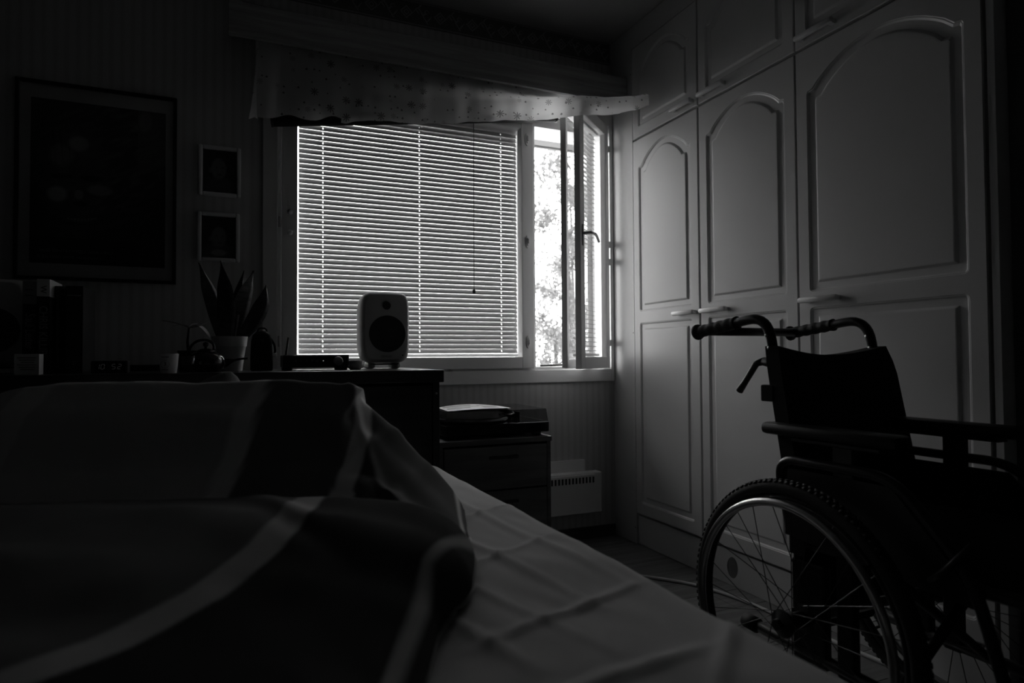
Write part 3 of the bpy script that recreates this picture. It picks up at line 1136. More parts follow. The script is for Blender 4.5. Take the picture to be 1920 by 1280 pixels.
# ================================================================== RADIATOR
ra = thing('radiator', 'white electric panel radiator low on the wall under the window', 'radiator', (1.4, 2.72, 0.14))
obj('body', MB().box(0.95, 1.641, D - 0.075, D - 0.020, 0.140, 0.332, 0.004), M['radiator'], ra)
obj('front_panel', MB().box(0.952, 1.600, D - 0.083, D - 0.0755, 0.142, 0.325, 0.003), M['radiator'], ra)
obj('bracket', MB().box(1.05, 1.58, D - 0.0195, D - 0.0005, 0.17, 0.385), M['radiator'], ra)
for k in range(33):
    x = 1.590 - 0.0185 * k
    obj('vent_slot', MB().box(x - 0.0052, x + 0.0035, D - 0.0842, D - 0.0832, 0.285, 0.313), M['void'], ra)

# ================================================================== SPEAKERS
def speaker(cx, cy, label):
    b = thing('loudspeaker', label, 'speaker', (cx, cy, SBZ), 'white studio loudspeakers')
    z0 = SBZ + 0.022
    hw, hh, dp = 0.0945, 0.1375, 0.178
    cz = z0 + hh
    yf = cy - dp / 2

    def outline(sx, sz, e):
        n = 44
        P = []
        for k in range(n):
            a = 2 * PI * k / n
            c, s = math.cos(a), math.sin(a)
            P.append((sx * math.copysign(abs(c) ** (2 / e), c), sz * math.copysign(abs(s) ** (2 / e), s)))
        return P
    rings = [(0.80, 0.86, 0.0, 6), (0.865, 0.905, 0.001, 6), (0.93, 0.945, 0.008, 6), (0.985, 0.985, 0.026, 6), (1.0, 1.0, 0.055, 5.5), (0.97, 0.98, 0.12, 5), (0.86, 0.9, 0.166, 4.5), (0.70, 0.76, 0.178, 4)]
    mb = MB()
    n = 44
    for sx, sz, d, e in rings:
        mb.v += [(cx + hw * x, yf + d, cz + hh * z) for x, z in outline(sx, sz, e)]
    for i in range(len(rings) - 1):
        for k in range(n):
            j = (k + 1) % n
            mb.f.append((i * n + k, i * n + j, (i + 1) * n + j, (i + 1) * n + k))
    mb.f.append(tuple(range(n)))
    mb.f.append(tuple(range(len(rings) * n - 1, (len(rings) - 1) * n - 1, -1)))
    obj('cabinet', mb, M['speaker'], b, 'auto')
    zw, zt = cz - 0.026, cz + 0.082
    obj('woofer', MB().lathe([(0.070, 0.0), (0.070, 0.0025), (0.067, 0.003), (0.062, 0.0012), (0.03, 0.0035), (0, 0.0045)], (cx + 0.003, yf + 0.001, zw), (0, -1, 0), 40), M['speakerdark'], b, 'auto')
    tw = obj('tweeter', MB().lathe([(0.016, 0.0), (0.0155, 0.002), (0.012, 0.0012), (0.0, 0.004)], (cx, yf + 0.001, zt), (0, -1, 0), 24), M['speakerdark'], b, 'auto')
    obj('status_lamp', MB().lathe([(0.0028, 0), (0.0028, 0.001), (0, 0.0012)], (cx + 0.062, yf + 0.001, cz - 0.108), (0, -1, 0), 10), M['black'], b)
    text('lettering', 'GENELEC', 0.011, M['paperdark'], b, (cx, yf - 0.0004, cz - 0.112))
    # rubber stand: a curved plate on two rounded feet
    st = obj('stand', MB().box(cx - 0.055, cx + 0.055, cy - 0.06, cy + 0.06, SBZ + 0.015, SBZ + 0.021, 0.002), M['blackmetal'], b)
    for s in (-1, 1):
        obj('foot', MB().lathe([(0.0, -0.055), (0.010, -0.054), (0.0135, -0.046), (0.0135, 0.046), (0.010, 0.054), (0, 0.055)], (cx + s * 0.050, cy - 0.005, SBZ + 0.0137), (0, 1, 0), 18), M['speaker'], st, True)
    return b


speaker(0.540, 2.530, 'white loudspeaker standing alone in front of the blind')
speaker(-0.680, 2.540, 'white loudspeaker cut off at the left edge, beside the books')
bowl = obj('bowl', MB().lathe([(0.0, 0.0), (0.018, 0.0), (0.029, 0.012), (0.034, 0.032), (0.0315, 0.032), (0.027, 0.014), (0.016, 0.004), (0, 0.004)], (0.404, 2.34, SBZ), (0, 0, 1), 28), M['ceramic'], None, True)
tag(bowl, 'small white bowl on the sideboard below the right loudspeaker', 'bowl')

# ---- amplifier
am = thing('amplifier', 'black compact amplifier with volume knob and stub antenna', 'amplifier', (0.27, 2.35, SBZ))
obj('body', MB().box(0.158, 0.376, 2.30, 2.46, SBZ + 0.010, SBZ + 0.054, 0.004), M['black'], am)
obj('face_plate', MB().box(0.162, 0.372, 2.2965, 2.2995, SBZ + 0.013, SBZ + 0.051, 0.001), M['darkgloss'], am)
kn = obj('volume_knob', MB().lathe([(0.016, 0), (0.016, 0.011), (0.0145, 0.013), (0.0, 0.013)], (0.337, 2.296, SBZ + 0.032), (0, -1, 0), 28), M['alu'], am, 'auto')
for k in range(5):
    obj('button', MB().lathe([(0.0042, 0), (0.0042, 0.002), (0, 0.0025)], (0.198 + 0.0175 * k, 2.296, SBZ + 0.032), (0, -1, 0), 12), M['bookgrey'], am)
obj('status_lamp', MB().lathe([(0.0018, 0), (0.0018, 0.001), (0, 0.0012)], (0.288, 2.296, SBZ + 0.033), (0, -1, 0), 8), M['led'], am)
for x, y in ((0.175, 2.315), (0.359, 2.315), (0.175, 2.445), (0.359, 2.445)):
    obj('foot', MB().lathe([(0.012, 0), (0.013, 0.003), (0.013, 0.0105)], (x, y, SBZ), (0, 0, 1), 14), M['rubber'], am)
obj('antenna', MB().tube([(0.180, 2.47, SBZ + 0.03), (0.178, 2.47, SBZ + 0.05), (0.187, 2.47, SBZ + 0.118)], [0.004, 0.0042, 0.0032], 8), M['black'], am, True)

# ---- black pouch
po = thing('camera_pouch', 'upright black zip pouch between plant pot and amplifier', 'pouch', (0.095, 2.36, SBZ))
mb = MB()
rings = []
for z, w_, d_ in ((0.0, 0.033, 0.022), (0.004, 0.036, 0.025), (0.05, 0.036, 0.027), (0.10, 0.034, 0.026), (0.122, 0.029, 0.021), (0.134, 0.017, 0.012), (0.137, 0.002, 0.002)):
    P = []
    for k in range(28):
        a = 2 * PI * k / 28
        c, s = math.cos(a), math.sin(a)
        P.append((0.092 + w_ * math.copysign(abs(c) ** 0.55, c), 2.36 + d_ * math.copysign(abs(s) ** 0.55, s), SBZ + z))
    rings.append(P)
for i, P in enumerate(rings):
    mb.v += P
for i in range(len(rings) - 1):
    for k in range(28):
        j = (k + 1) % 28
        mb.f.append((i * 28 + k, i * 28 + j, (i + 1) * 28 + j, (i + 1) * 28 + k))
mb.f.append(tuple(range(27, -1, -1)))
mb.f.append(tuple(range(6 * 28, 7 * 28)))
obj('bag', mb, M['blackrough'], po, True)
obj('loop', MB().tube(rounded_path([(0.078, 2.36, SBZ + 0.130), (0.082, 2.36, SBZ + 0.146), (0.106, 2.36, SBZ + 0.145), (0.110, 2.36, SBZ + 0.128)], 0.008), 0.003, 8), M['blackrough'], po, True)
sp_ = obj('strap', MB().tube(rounded_path([(0.116, 2.355, SBZ + 0.118), (0.132, 2.345, SBZ + 0.09), (0.135, 2.345, SBZ + 0.065), (0.129, 2.35, SBZ + 0.05)], 0.01), 0.004, 8), M['blackrough'], po, True)
obj('buckle', MB().box(0.126, 0.138, 2.338, 2.346, SBZ + 0.046, SBZ + 0.060, 0.002), M['steel'], sp_)
obj('badge', MB().box(0.082, 0.100, 2.3325, 2.3338, SBZ + 0.098, SBZ + 0.108, 0.0005), M['bookgrey'], po)

# ---- snake plant
sn = thing('snake_plant', 'snake plant with upright pointed leaves in a white pot', 'plant', (-0.010, 2.42, SBZ))
PX, PY = -0.010, 2.42
obj('pot', MB().lathe([(0, 0), (0.042, 0), (0.053, 0.083), (0.0535, 0.084), (0.0555, 0.084), (0.0595, 0.118), (0.0565, 0.118), (0.050, 0.080), (0.040, 0.006), (0, 0.006)], (PX, PY, SBZ), (0, 0, 1), 40), M['ceramic'], sn, 'auto')
obj('soil', MB().lathe([(0.0535, 0.100), (0.02, 0.104), (0, 0.103)], (PX, PY, SBZ), (0, 0, 1), 24), M['soil'], sn, True)


def blade(x0, y0, z0, x1, y1, z1, w, bend, twist, n=16, tip=1.0):
    rows = []
    a, b = Vector((x0, y0, z0)), Vector((x1, y1, z1))
    for i in range(n + 1):
        t = i / n
        p = a.lerp(b, t) + Vector(bend) * math.sin(PI * t * 0.8)
        ww = w * (0.45 + 0.75 * math.sin(PI * min(1, t * 0.92 + 0.06)) ** 0.9) * (1 - max(0, t - 0.72) / 0.28 * tip) ** 0.75 if t < 1 else 0.0006
        ang = twist * t
        d = Vector((math.cos(ang), math.sin(ang), 0))
        nrm = Vector((-math.sin(ang), math.cos(ang), 0))
        rows.append([p - d * ww + nrm * 0.003 * 1, p - d * ww * 0.5 + nrm * 0.0065, p + nrm * 0.009, p + d * ww * 0.5 + nrm * 0.0065, p + d * ww + nrm * 0.003,
                     p + d * ww * 0.5 + nrm * 0.001, p + nrm * 0.003, p - d * ww * 0.5 + nrm * 0.001, p - d * ww + nrm * 0.003])
    return MB().grid(rows)


Z0 = SBZ + 0.098
for args in ((-0.030, 2.425, Z0, -0.112, 2.43, 1.222, 0.022, (0.012, 0, -0.01), 0.5),
             (-0.018, 2.40, Z0, -0.046, 2.41, 1.222, 0.026, (0.010, -0.01, 0), -0.9),
             (0.002, 2.43, Z0, 0.075, 2.42, 1.188, 0.025, (-0.008, 0, 0.012), 0.8),
             (0.018, 2.42, Z0, 0.098, 2.44, 1.160, 0.026, (0.020, 0, -0.018), 0.2),
             (0.0, 2.41, Z0, 0.045, 2.45, 1.198, 0.013, (-0.012, 0, 0), 0.3)):
    obj('leaf', blade(*args), M['leaf'], sn, True)

# ---- little leafy plant behind the teapot
lp = thing('small_houseplant', 'small dark potted plant with thin pale leaves behind the mugs', 'plant', (-0.135, 2.44, SBZ))
obj('pot', MB().lathe([(0, 0), (0.026, 0), (0.034, 0.062), (0.036, 0.062), (0.036, 0.070), (0.031, 0.070), (0.028, 0.058), (0, 0.056)], (-0.135, 2.44, SBZ), (0, 0, 1), 24), M['black'], lp, 'auto')
obj('stem', MB().tube([(-0.135, 2.44, SBZ + 0.055), (-0.139, 2.44, SBZ + 0.10), (-0.135, 2.44, SBZ + 0.148)], [0.006, 0.005, 0.003], 8), M['bark'], lp, True)


def flat_leaf(base, tip, w, sag, n=8):
    rows = []
    a, b = Vector(base), Vector(tip)
    ax_ = (b - a)
    side = ax_.cross(Vector((0, 0, 1)))
    side = side.normalized() if side.length > 1e-6 else Vector((0, 1, 0))
    for i in range(n + 1):
        t = i / n
        p = a.lerp(b, t) + Vector((0, 0, sag * math.sin(PI * t)))
        ww = w * math.sin(PI * (0.06 + 0.92 * t)) + 0.0004
        rows.append([p - side * ww + Vector((0, 0, 0.003)), p, p + side * ww + Vector((0, 0, 0.003))])
    return MB().grid(rows)


TB = (-0.135, 2.44, SBZ + 0.146)
for tip, w_, sg in (((-0.215, 2.42, SBZ + 0.168), 0.010, 0.004), ((-0.068, 2.43, SBZ + 0.172), 0.010, -0.006), ((-0.060, 2.40, SBZ + 0.096), 0.014, 0.028),
                    ((-0.180, 2.38, SBZ + 0.150), 0.010, 0.006), ((-0.090, 2.50, SBZ + 0.16), 0.012, 0.01)):
    obj('leaf', flat_leaf(TB, tip, w_, sg), M['paleleaf'], lp, True)

# ---- teapot
te = thing('teapot', 'glossy black teapot with long spout in front of the white plant pot', 'teapot', (-0.075, 2.27, SBZ))
TX, TY = -0.078, 2.27
obj('body', MB().lathe([(0, 0), (0.040, 0), (0.055, 0.012), (0.060, 0.030), (0.052, 0.050), (0.034, 0.062), (0.024, 0.065)], (TX, TY, SBZ), (0, 0, 1), 36), M['darkgloss'], te, True)
obj('spout', MB().tube(bez((TX + 0.030, TY, SBZ + 0.022), (TX + 0.065, TY, SBZ + 0.028), (TX + 0.075, TY, SBZ + 0.040), (TX + 0.124, TY, SBZ + 0.043), 14), [0.026 - 0.0225 * min(1, k / 9) for k in range(15)], 14), M['darkgloss'], te, True)
ld = obj('lid', MB().lathe([(0.027, 0.0635), (0.026, 0.068), (0.014, 0.074), (0, 0.075)], (TX, TY, SBZ), (0, 0, 1), 28), M['darkgloss'], te, True)
obj('knob', MB().lathe([(0.004, 0.073), (0.004, 0.079), (0.009, 0.086), (0.008, 0.093), (0, 0.096)], (TX, TY, SBZ), (0, 0, 1), 18), M['darkgloss'], ld, True)
obj('handle', MB().tube(bez((TX + 0.02, TY, SBZ + 0.062), (TX + 0.045, TY, SBZ + 0.115), (TX - 0.055, TY, SBZ + 0.12), (TX - 0.048, TY, SBZ + 0.050), 14), 0.0042, 8), M['darkgloss'], te, True)

# ---- mugs
mu = thing('espresso_cup', 'small white tapered cup with a printed 3', 'cup', (-0.172, 2.15, SBZ))
obj('body', MB().lathe([(0, 0), (0.0215, 0), (0.027, 0.056), (0.0255, 0.0575), (0.024, 0.056), (0.0195, 0.004), (0, 0.004)], (-0.1725, 2.15, SBZ), (0, 0, 1), 32), M['ceramic'], mu, 'auto')
text('lettering', '3', 0.016, M['textdark'], mu, (-0.180, 2.1235, SBZ + 0.027), squeeze=1.0)
mb = MB()
for z, r0 in ((SBZ + 0.027, 0.0115),):
    ring = arc(0, 0, 1, 0, 2 * PI, 28)
    mb.grid([[(-0.180 + r0 * q * a, 2.1250 + 0.0002, z + r0 * q * b) for a, b in ring] for q in (1.0, 0.9)])
for z, w_ in ((SBZ + 0.046, 0.010), (SBZ + 0.009, 0.008)):
    mb.add([(-0.180 - w_, 2.1232 + (0.001 if z < SBZ + 0.02 else -0.001), z), (-0.180 + w_, 2.1232 + (0.001 if z < SBZ + 0.02 else -0.001), z), (-0.180 + w_, 2.1232 + (0.001 if z < SBZ + 0.02 else -0.001), z + 0.0035), (-0.180 - w_, 2.1232 + (0.001 if z < SBZ + 0.02 else -0.001), z + 0.0035)], [(0, 1, 2, 3)])
obj('emblem', mb, M['textgrey'], mu)
gm = thing('glass_mug', 'dark glass mug with thin round handle beside the white cup', 'mug', (-0.125, 2.17, SBZ))
obj('body', MB().lathe([(0, 0), (0.021, 0), (0.025, 0.05), (0.0235, 0.05), (0.0195, 0.005), (0, 0.005)], (-0.128, 2.20, SBZ), (0, 0, 1), 28), M['smoke'], gm, True)
obj('handle', MB().tube(bez((-0.106, 2.20, SBZ + 0.041), (-0.076, 2.20, SBZ + 0.046), (-0.076, 2.20, SBZ + 0.012), (-0.110, 2.20, SBZ + 0.005), 12), 0.0022, 8), M['smoke'], gm, True)

# ---- clock radio and flat box
ck = thing('digital_clock', 'small black digital clock showing 10 52', 'clock', (-0.34, 2.26, SBZ))
obj('case', MB().box(-0.385, -0.290, 2.245, 2.30, SBZ, SBZ + 0.038, 0.004), M['bookgrey'], ck)
obj('display', MB().box(-0.376, -0.297, 2.2435, 2.2452, SBZ + 0.006, SBZ + 0.033, 0.0005), M['darkgloss'], ck)
SEG = {'0': 'abcdef', '1': 'bc', '2': 'abged', '5': 'afgcd'}


def seven(ch, x, z, w, h):
    mb = MB()
    t = 0.0011
    sl = 0.12

    def bar(x0, z0, x1, z1):
        dx, dz = x1 - x0, z1 - z0
        L = math.hypot(dx, dz)
        nx, nz = -dz / L * t * 0.5, dx / L * t * 0.5
        P = [(x0 + nx, z0 + nz), (x1 + nx, z1 + nz), (x1 - nx, z1 - nz), (x0 - nx, z0 - nz)]
        mb.add([(a + (b - z) * sl, 2.2432, b) for a, b in P], [(0, 1, 2, 3)])
    g = 0.0009
    pos = {'a': (x + g, z + h, x + w - g, z + h), 'b': (x + w, z + h - g, x + w, z + h / 2 + g), 'c': (x + w, z + h / 2 - g, x + w, z + g), 'd': (x + g, z, x + w - g, z),
           'e': (x, z + h / 2 - g, x, z + g), 'f': (x, z + h - g, x, z + h / 2 + g), 'g': (x + g, z + h / 2, x + w - g, z + h / 2)}
    for s in SEG[ch]:
        bar(*pos[s])
    return mb


for ch_, x in (('1', -0.372), ('0', -0.359), ('5', -0.331), ('2', -0.316)):
    obj('digit', seven(ch_, x, SBZ + 0.013, 0.0085, 0.0145), M['digit'], ck, recalc=False)
fb = thing('media_box', 'flat black media box lying behind the clock', 'box', (-0.26, 2.36, SBZ))
obj('case', MB().box(-0.36, -0.165, 2.33, 2.45, SBZ + 0.004, SBZ + 0.024, 0.003), M['black'], fb)
for x, y in ((-0.345, 2.345), (-0.18, 2.345), (-0.345, 2.435), (-0.18, 2.435)):
    obj('foot', MB().lathe([(0.007, 0), (0.008, 0.0045)], (x, y, SBZ), (0, 0, 1), 10), M['rubber'], fb)


# ---- books
def book(name, label, x0, x1, y0, y1, h, cover, pagem=None):
    t = thing(name, label, 'book', ((x0 + x1) / 2, (y0 + y1) / 2, SBZ), 'books on the sideboard')
    mb = MB()
    cvr = 0.0025
    mb.box(x0, x1, y0, y0 + cvr, SBZ, SBZ + h)
    mb.box(x0, x0 + cvr, y0, y1, SBZ, SBZ + h)
    mb.box(x1 - cvr, x1, y0, y1, SBZ, SBZ + h)
    obj('cover', mb, cover, t)
    obj('pages', MB().box(x0 + cvr, x1 - cvr, y0 + cvr, y1 - 0.004, SBZ + 0.003, SBZ + h - 0.004), M['paper'], t)
    return t


DN, RT = (0, 0, -1), (1, 0, 0)
b1 = book('book', 'black book with grey spine lettering Saul Leiter', -0.560, -0.525, 2.28, 2.46, 0.270, M['bookblack'])
obj('spine_band', MB().box(-0.5605, -0.5245, 2.2790, 2.2800, SBZ + 0.205, SBZ + 0.270), M['textgrey'], b1)
text('lettering', 'Saul Leiter', 0.034, M['textgrey'], b1, (-0.5425, 2.2794, SBZ + 0.125), DN, RT, squeeze=0.72)
text('lettering', 'I I', 0.030, M['textdark'], b1, (-0.5425, 2.2786, SBZ + 0.238), (0, 0, 1), (-1, 0, 0))
b2 = book('book', 'black book with pale top band and spine lettering CHRIS KILLIP', -0.520, -0.490, 2.255, 2.47, 0.276, M['bookblack'])
obj('jacket_band', MB().box(-0.5205, -0.4892, 2.2538, 2.40, SBZ + 0.226, SBZ + 0.2765), M['paper'], b2)
text('lettering', 'CHRIS KILLIP', 0.029, M['textgrey'], b2, (-0.505, 2.2542, SBZ + 0.128), DN, RT, squeeze=0.86)
text('lettering', 'W', 0.022, M['textdark'], b2, (-0.505, 2.2532, SBZ + 0.246), (0, 0, -1), (1, 0, 0))
b3 = book('book', 'thin grey book between the lettered books and the thick black one', -0.486, -0.470, 2.30, 2.47, 0.262, M['bookgrey'])
b4 = book('book', 'thick black book with faint spine lettering, right end of the row', -0.456, -0.412, 2.28, 2.47, 0.262, M['bookblack'])
text('lettering', 'Tallier', 0.026, M['bookgrey'], b4, (-0.434, 2.2792, SBZ + 0.14), DN, RT)
text('lettering', 'T', 0.016, M['textgrey'], b4, (-0.434, 2.2792, SBZ + 0.03), (1, 0, 0), (0, 0, 1))
obj('spine_line', MB().box(-0.452, -0.416, 2.2785, 2.2798, SBZ + 0.232, SBZ + 0.2345), M['textgrey'], b4)
bx = thing('white_card_box', 'small white card box with printed lines in front of the books', 'box', (-0.53, 2.21, SBZ))
obj('carton', MB().box(-0.556, -0.498, 2.19, 2.235, SBZ + 0.0, SBZ + 0.058, 0.001), M['paper'], bx)
mb = MB()
for k in range(6):
    z = SBZ + 0.046 - k * 0.0065
    a = 0.004 * (k % 3)
    mb.box(-0.549 + a, -0.506 - 0.5 * a, 2.1893, 2.1900, z, z + 0.0028)
obj('printed_lines', mb, M['textgrey'], bx)


# ================================================================== PICTURES ON THE WALL
def blob(u, v, cu, cv, ru, rv, soft=0.35):
    d = math.sqrt(((u - cu) / ru) ** 2 + ((v - cv) / rv) ** 2)
    return max(0.0, min(1.0, (1 - d) / soft))


def poster_fn(u, v):
    # low-key portrait of an anonymous face seen close up, windblown hair to the upper right
    g = 0.035
    n1 = mnoise.noise(Vector((u * 9 + v * 3, v * 30 - u * 12, 0)))
    hair = blob(u, v, 0.55, 0.66, 0.55, 0.45, 0.3)
    g += 0.05 * hair * max(0, n1 + 0.15) * 1.6
    face = blob(u, v, 0.32, 0.50, 0.30, 0.42, 0.4)
    g = g * (1 - 0.7 * face) + face * (0.055 + 0.02 * mnoise.noise(Vector((u * 6, v * 6, 3))))
    g += 0.17 * blob(u, v, 0.34, 0.745, 0.09, 0.055) + 0.08 * blob(u, v, 0.22, 0.66, 0.10, 0.08)
    g += 0.20 * blob(u, v, 0.19, 0.425, 0.085, 0.055) + 0.11 * blob(u, v, 0.50, 0.465, 0.11, 0.04)
    g += 0.13 * blob(u, v, 0.345, 0.43, 0.04, 0.035)
    g -= 0.05 * blob(u, v, 0.22, 0.535, 0.10, 0.025) + 0.05 * blob(u, v, 0.44, 0.535, 0.11, 0.025)
    g -= 0.05 * blob(u, v, 0.36, 0.375, 0.06, 0.02)
    m_ = (v - 0.275) - 0.12 * (u - 0.37) ** 2 * 8 - 0.05 * (u - 0.36)
    if abs(u - 0.37) < 0.11:
        g += 0.16 * max(0, 1 - abs(m_) / 0.009) * (0.6 + 0.4 * math.sin(u * 260))
        g -= 0.03 * max(0, 1 - abs(m_ + 0.03) / 0.02)
    for k in range(3):
        g -= 0.05 * max(0, 1 - abs((u - 0.16 - 0.055 * k) - 0.12 * (0.75 - v)) / 0.008) * (1 if 0.6 < v < 0.82 else 0)
    if u > 0.78 and v > 0.62 + 0.35 * (u - 0.9):
        g = g * 0.4 + 0.055
    g += 0.06 * blob(u, v, 0.84, 0.93, 0.06, 0.08)
    if v < 0.16 and u < 0.78:
        g *= 0.6
    return max(0.02, min(0.75, g * 1.9))


ps = thing('framed_poster', 'large framed portrait poster with a white border on the left wall stretch', 'poster', (-0.455, D - 0.01, 1.17))
fx0, fx1, fz0, fz1 = -0.706, -0.199, 1.172, 1.886
mb = MB()
frame_rect(mb, fx0, fx1, fz0, fz1, 0.012, D - 0.022, D - 0.002, c=0.002)
obj('frame', mb, M['black'], ps)
obj('border_sheet', MB().box(fx0 + 0.010, fx1 - 0.010, D - 0.010, D - 0.006, fz0 + 0.010, fz1 - 0.010), M['matboard'], ps)
prx0, prx1, prz0, prz1 = fx0 + 0.045, fx1 - 0.038, fz0 + 0.060, fz1 - 0.062
print_sheet('portrait', prx0, prx1, prz0, prz1, D - 0.0106, 150, 210, poster_fn, ps)
text('lettering', 'I MUST IDENTIFY MYSELF WITH AFRICA.', 0.0145, M['textgrey'], ps, (prx0 + 0.022, D - 0.0112, prz0 + 0.046), align='LEFT', squeeze=0.92)
text('lettering', 'THEN I WILL HAVE AN IDENTITY.', 0.0145, M['textgrey'], ps, (prx0 + 0.022, D - 0.0112, prz0 + 0.024), align='LEFT', squeeze=0.92)
obj('glazing', MB().box(fx0 + 0.010, fx1 - 0.010, D - 0.0155, D - 0.014, fz0 + 0.010, fz1 - 0.010), M['glass'], ps)


def baby_fn(cx, cy, bib):
    def fn(u, v):
        g = 0.02
        g += 0.03 * blob(u, v, cx, 0.12, 0.5, 0.32)
        f = blob(u, v, cx, cy, 0.24, 0.27, 0.25)
        g = g * (1 - f) + 0.10 * f
        g += 0.05 * blob(u, v, cx - 0.24, cy - 0.04, 0.06, 0.07)
        for s in (-0.09, 0.09):
            g -= 0.07 * blob(u, v, cx + 0.03 + s, cy + 0.03, 0.035, 0.02)
        g -= 0.06 * blob(u, v, cx + 0.03, cy - 0.13, 0.07, 0.025)
        g += 0.03 * blob(u, v, cx + 0.03, cy - 0.04, 0.03, 0.03)
        if bib:
            g += 0.12 * blob(u, v, cx, cy - 0.36, 0.26, 0.09)
        return max(0.015, g * 1.6)
    return fn


for (x0, x1, z0, z1, lab, fn) in ((-0.124, 0.028, 1.524, 1.722, 'upper of two small white-framed baby photos on the wall', baby_fn(0.47, 0.56, False)),
                                  (-0.127, 0.025, 1.267, 1.460, 'lower of two small white-framed baby photos, above the plant', baby_fn(0.50, 0.50, True))):
    t = thing('photo_frame', lab, 'photo', ((x0 + x1) / 2, D - 0.01, z0), 'small white photo frames')
    mb = MB()
    y0, y1 = D - 0.020, D - 0.002
    for (a, b, c, d) in ((x0, x0 + 0.015, z0, z1), (x1 - 0.015, x1, z0, z1), (x0 + 0.015, x1 - 0.015, z0, z0 + 0.015), (x0 + 0.015, x1 - 0.015, z1 - 0.015, z1)):
        mb.box(a, b, y0, y1, c, d, 0.005)
    obj('frame', mb, M['ceramic'], t)
    print_sheet('photograph', x0 + 0.012, x1 - 0.012, z0 + 0.012, z1 - 0.012, D - 0.008, 60, 76, fn, t)

# ================================================================== BED
BX0, BX1, BY0, BY1, BZ = -1.10, 0.615, -0.62, 1.985, 0.552
bed = thing('bed', 'wide bed with a pale wrinkled sheet in the foreground', 'bed', (-0.2, 0.7, 0))
mb = MB()
mb.box(BX0 + 0.03, BX1 - 0.05, BY0 + 0.02, BY1 - 0.05, 0.12, 0.33, 0.01)
obj('bed_base', mb, M['darkwood'], bed)
for x in (BX0 + 0.10, BX1 - 0.12):
    for y in (BY0 + 0.12, BY1 - 0.14):
        obj('leg', MB().box(x - 0.03, x + 0.03, y - 0.03, y + 0.03, 0.0, 0.1195, 0.004), M['darkwood'], bed)
CR = [  # crease ridges on the sheet: (x0, y0, x1, y1, height, width)
    (0.30, 1.60, 0.46, 0.74, 0.006, 0.018), (0.20, 1.30, 0.40, 0.62, 0.005, 0.016), (0.46, 1.55, 0.54, 0.80, 0.005, 0.018),
    (0.25, 0.70, 0.56, 0.81, 0.0065, 0.018), (0.16, 0.88, 0.58, 1.10, 0.005, 0.02), (0.34, 1.22, 0.60, 1.36, 0.004, 0.02),
    (0.22, 0.56, 0.52, 0.60, 0.006, 0.02), (0.45, 0.52, 0.60, 0.66, 0.007, 0.018), (0.20, 1.02, 0.30, 0.62, 0.006, 0.016), (0.05, 0.66, 0.26, 0.50, 0.014, 0.030), (0.16, 0.56, 0.30, 0.40, 0.012, 0.022)]


def seg_d(px, py, x0, y0, x1, y1):
    dx, dy = x1 - x0, y1 - y0
    t = max(0, min(1, ((px - x0) * dx + (py - y0) * dy) / (dx * dx + dy * dy)))
    return math.hypot(px - x0 - dx * t, py - y0 - dy * t), math.sin(PI * max(0.02, min(0.98, t)))


def sheet_z(x, y):
    z = BZ
    for x0, y0, x1, y1, h, w_ in CR:
        w_ *= 0.52
        d, f = seg_d(x, y, x0, y0, x1, y1)
        z += 0.85 * h * f ** 0.5 * math.exp(-(d / w_) ** 2)
    z += 0.0045 * mnoise.noise(Vector((x * 7 + y * 2, y * 5 - x * 3, 1.5))) + 0.0022 * mnoise.noise(Vector((x * 22 + y * 6, y * 9, 4.0)))
    return z


rows = []
NXB, NYB = 230, 330
R_ = 0.055
xs = [BX0 + (BX1 - BX0) * (i / NXB) for i in range(NXB + 1)]
ys = [BY0 + (BY1 - BY0) * (j / NYB) for j in range(NYB + 1)]


def drop(q):
    """height lost at distance q from the edge (rounded shoulder)"""
    if q >= R_:
        return 0.0
    return R_ - math.sqrt(max(0, R_ * R_ - (R_ - q) ** 2))


for y in ys:
    r = []
    for x in xs:
        q = min(x - BX0, BX1 - x)
        q2 = min(y - BY0, BY1 - y)
        z = sheet_z(x, y) - drop(max(q, 0)) - drop(max(q2, 0)) * (1 - drop(max(q, 0)) / R_)
        r.append((x, y, z))
    rows.append(r)
mb = MB().grid(rows)
nx = NXB + 1
ny = NYB + 1
# hanging sides of the fitted sheet
ringi = [(0, i) for i in range(nx)] + [(j, nx - 1) for j in range(1, ny)] + [(ny - 1, i) for i in range(nx - 2, -1, -1)] + [(j, 0) for j in range(ny - 2, 0, -1)]
k0 = len(mb.v)
for lev, (ins_, zz) in enumerate(((0.0, 0.43), (0.02, 0.345))):
    for j, i in ringi:
        x, y, z = rows[j][i]
        cx, cy = (BX0 + BX1) / 2, (BY0 + BY1) / 2
        sx = ins_ * (1 if i == 0 else -1 if i == nx - 1 else 0)
        sy = ins_ * (1 if j == 0 else -1 if j == ny - 1 else 0)
        mb.v.append((x + sx, y + sy, zz))
nr = len(ringi)
for k in range(nr):
    a, b = ringi[k], ringi[(k + 1) % nr]
    ia, ib = a[0] * nx + a[1], b[0] * nx + b[1]
    mb.f.append((ia, ib, k0 + (k + 1) % nr, k0 + k))
    mb.f.append((k0 + k, k0 + (k + 1) % nr, k0 + nr + (k + 1) % nr, k0 + nr + k))
obj('fitted_sheet', mb, M['sheet'], bed, True)
obj('mattress', MB().box(BX0 + 0.03, BX1 - 0.03, BY0 + 0.03, BY1 - 0.03, 0.331, 0.50, 0.02), M['mattress'], bed)

# ---- duvet: a thick crumpled heap on the bed, laid out in (sideways, forward) distance from the pillow end
cosY, sinY = math.cos(YAW), math.sin(YAW)


def bed_xy(l, d):
    return d * sinY + l * cosY, d * cosY - l * sinY


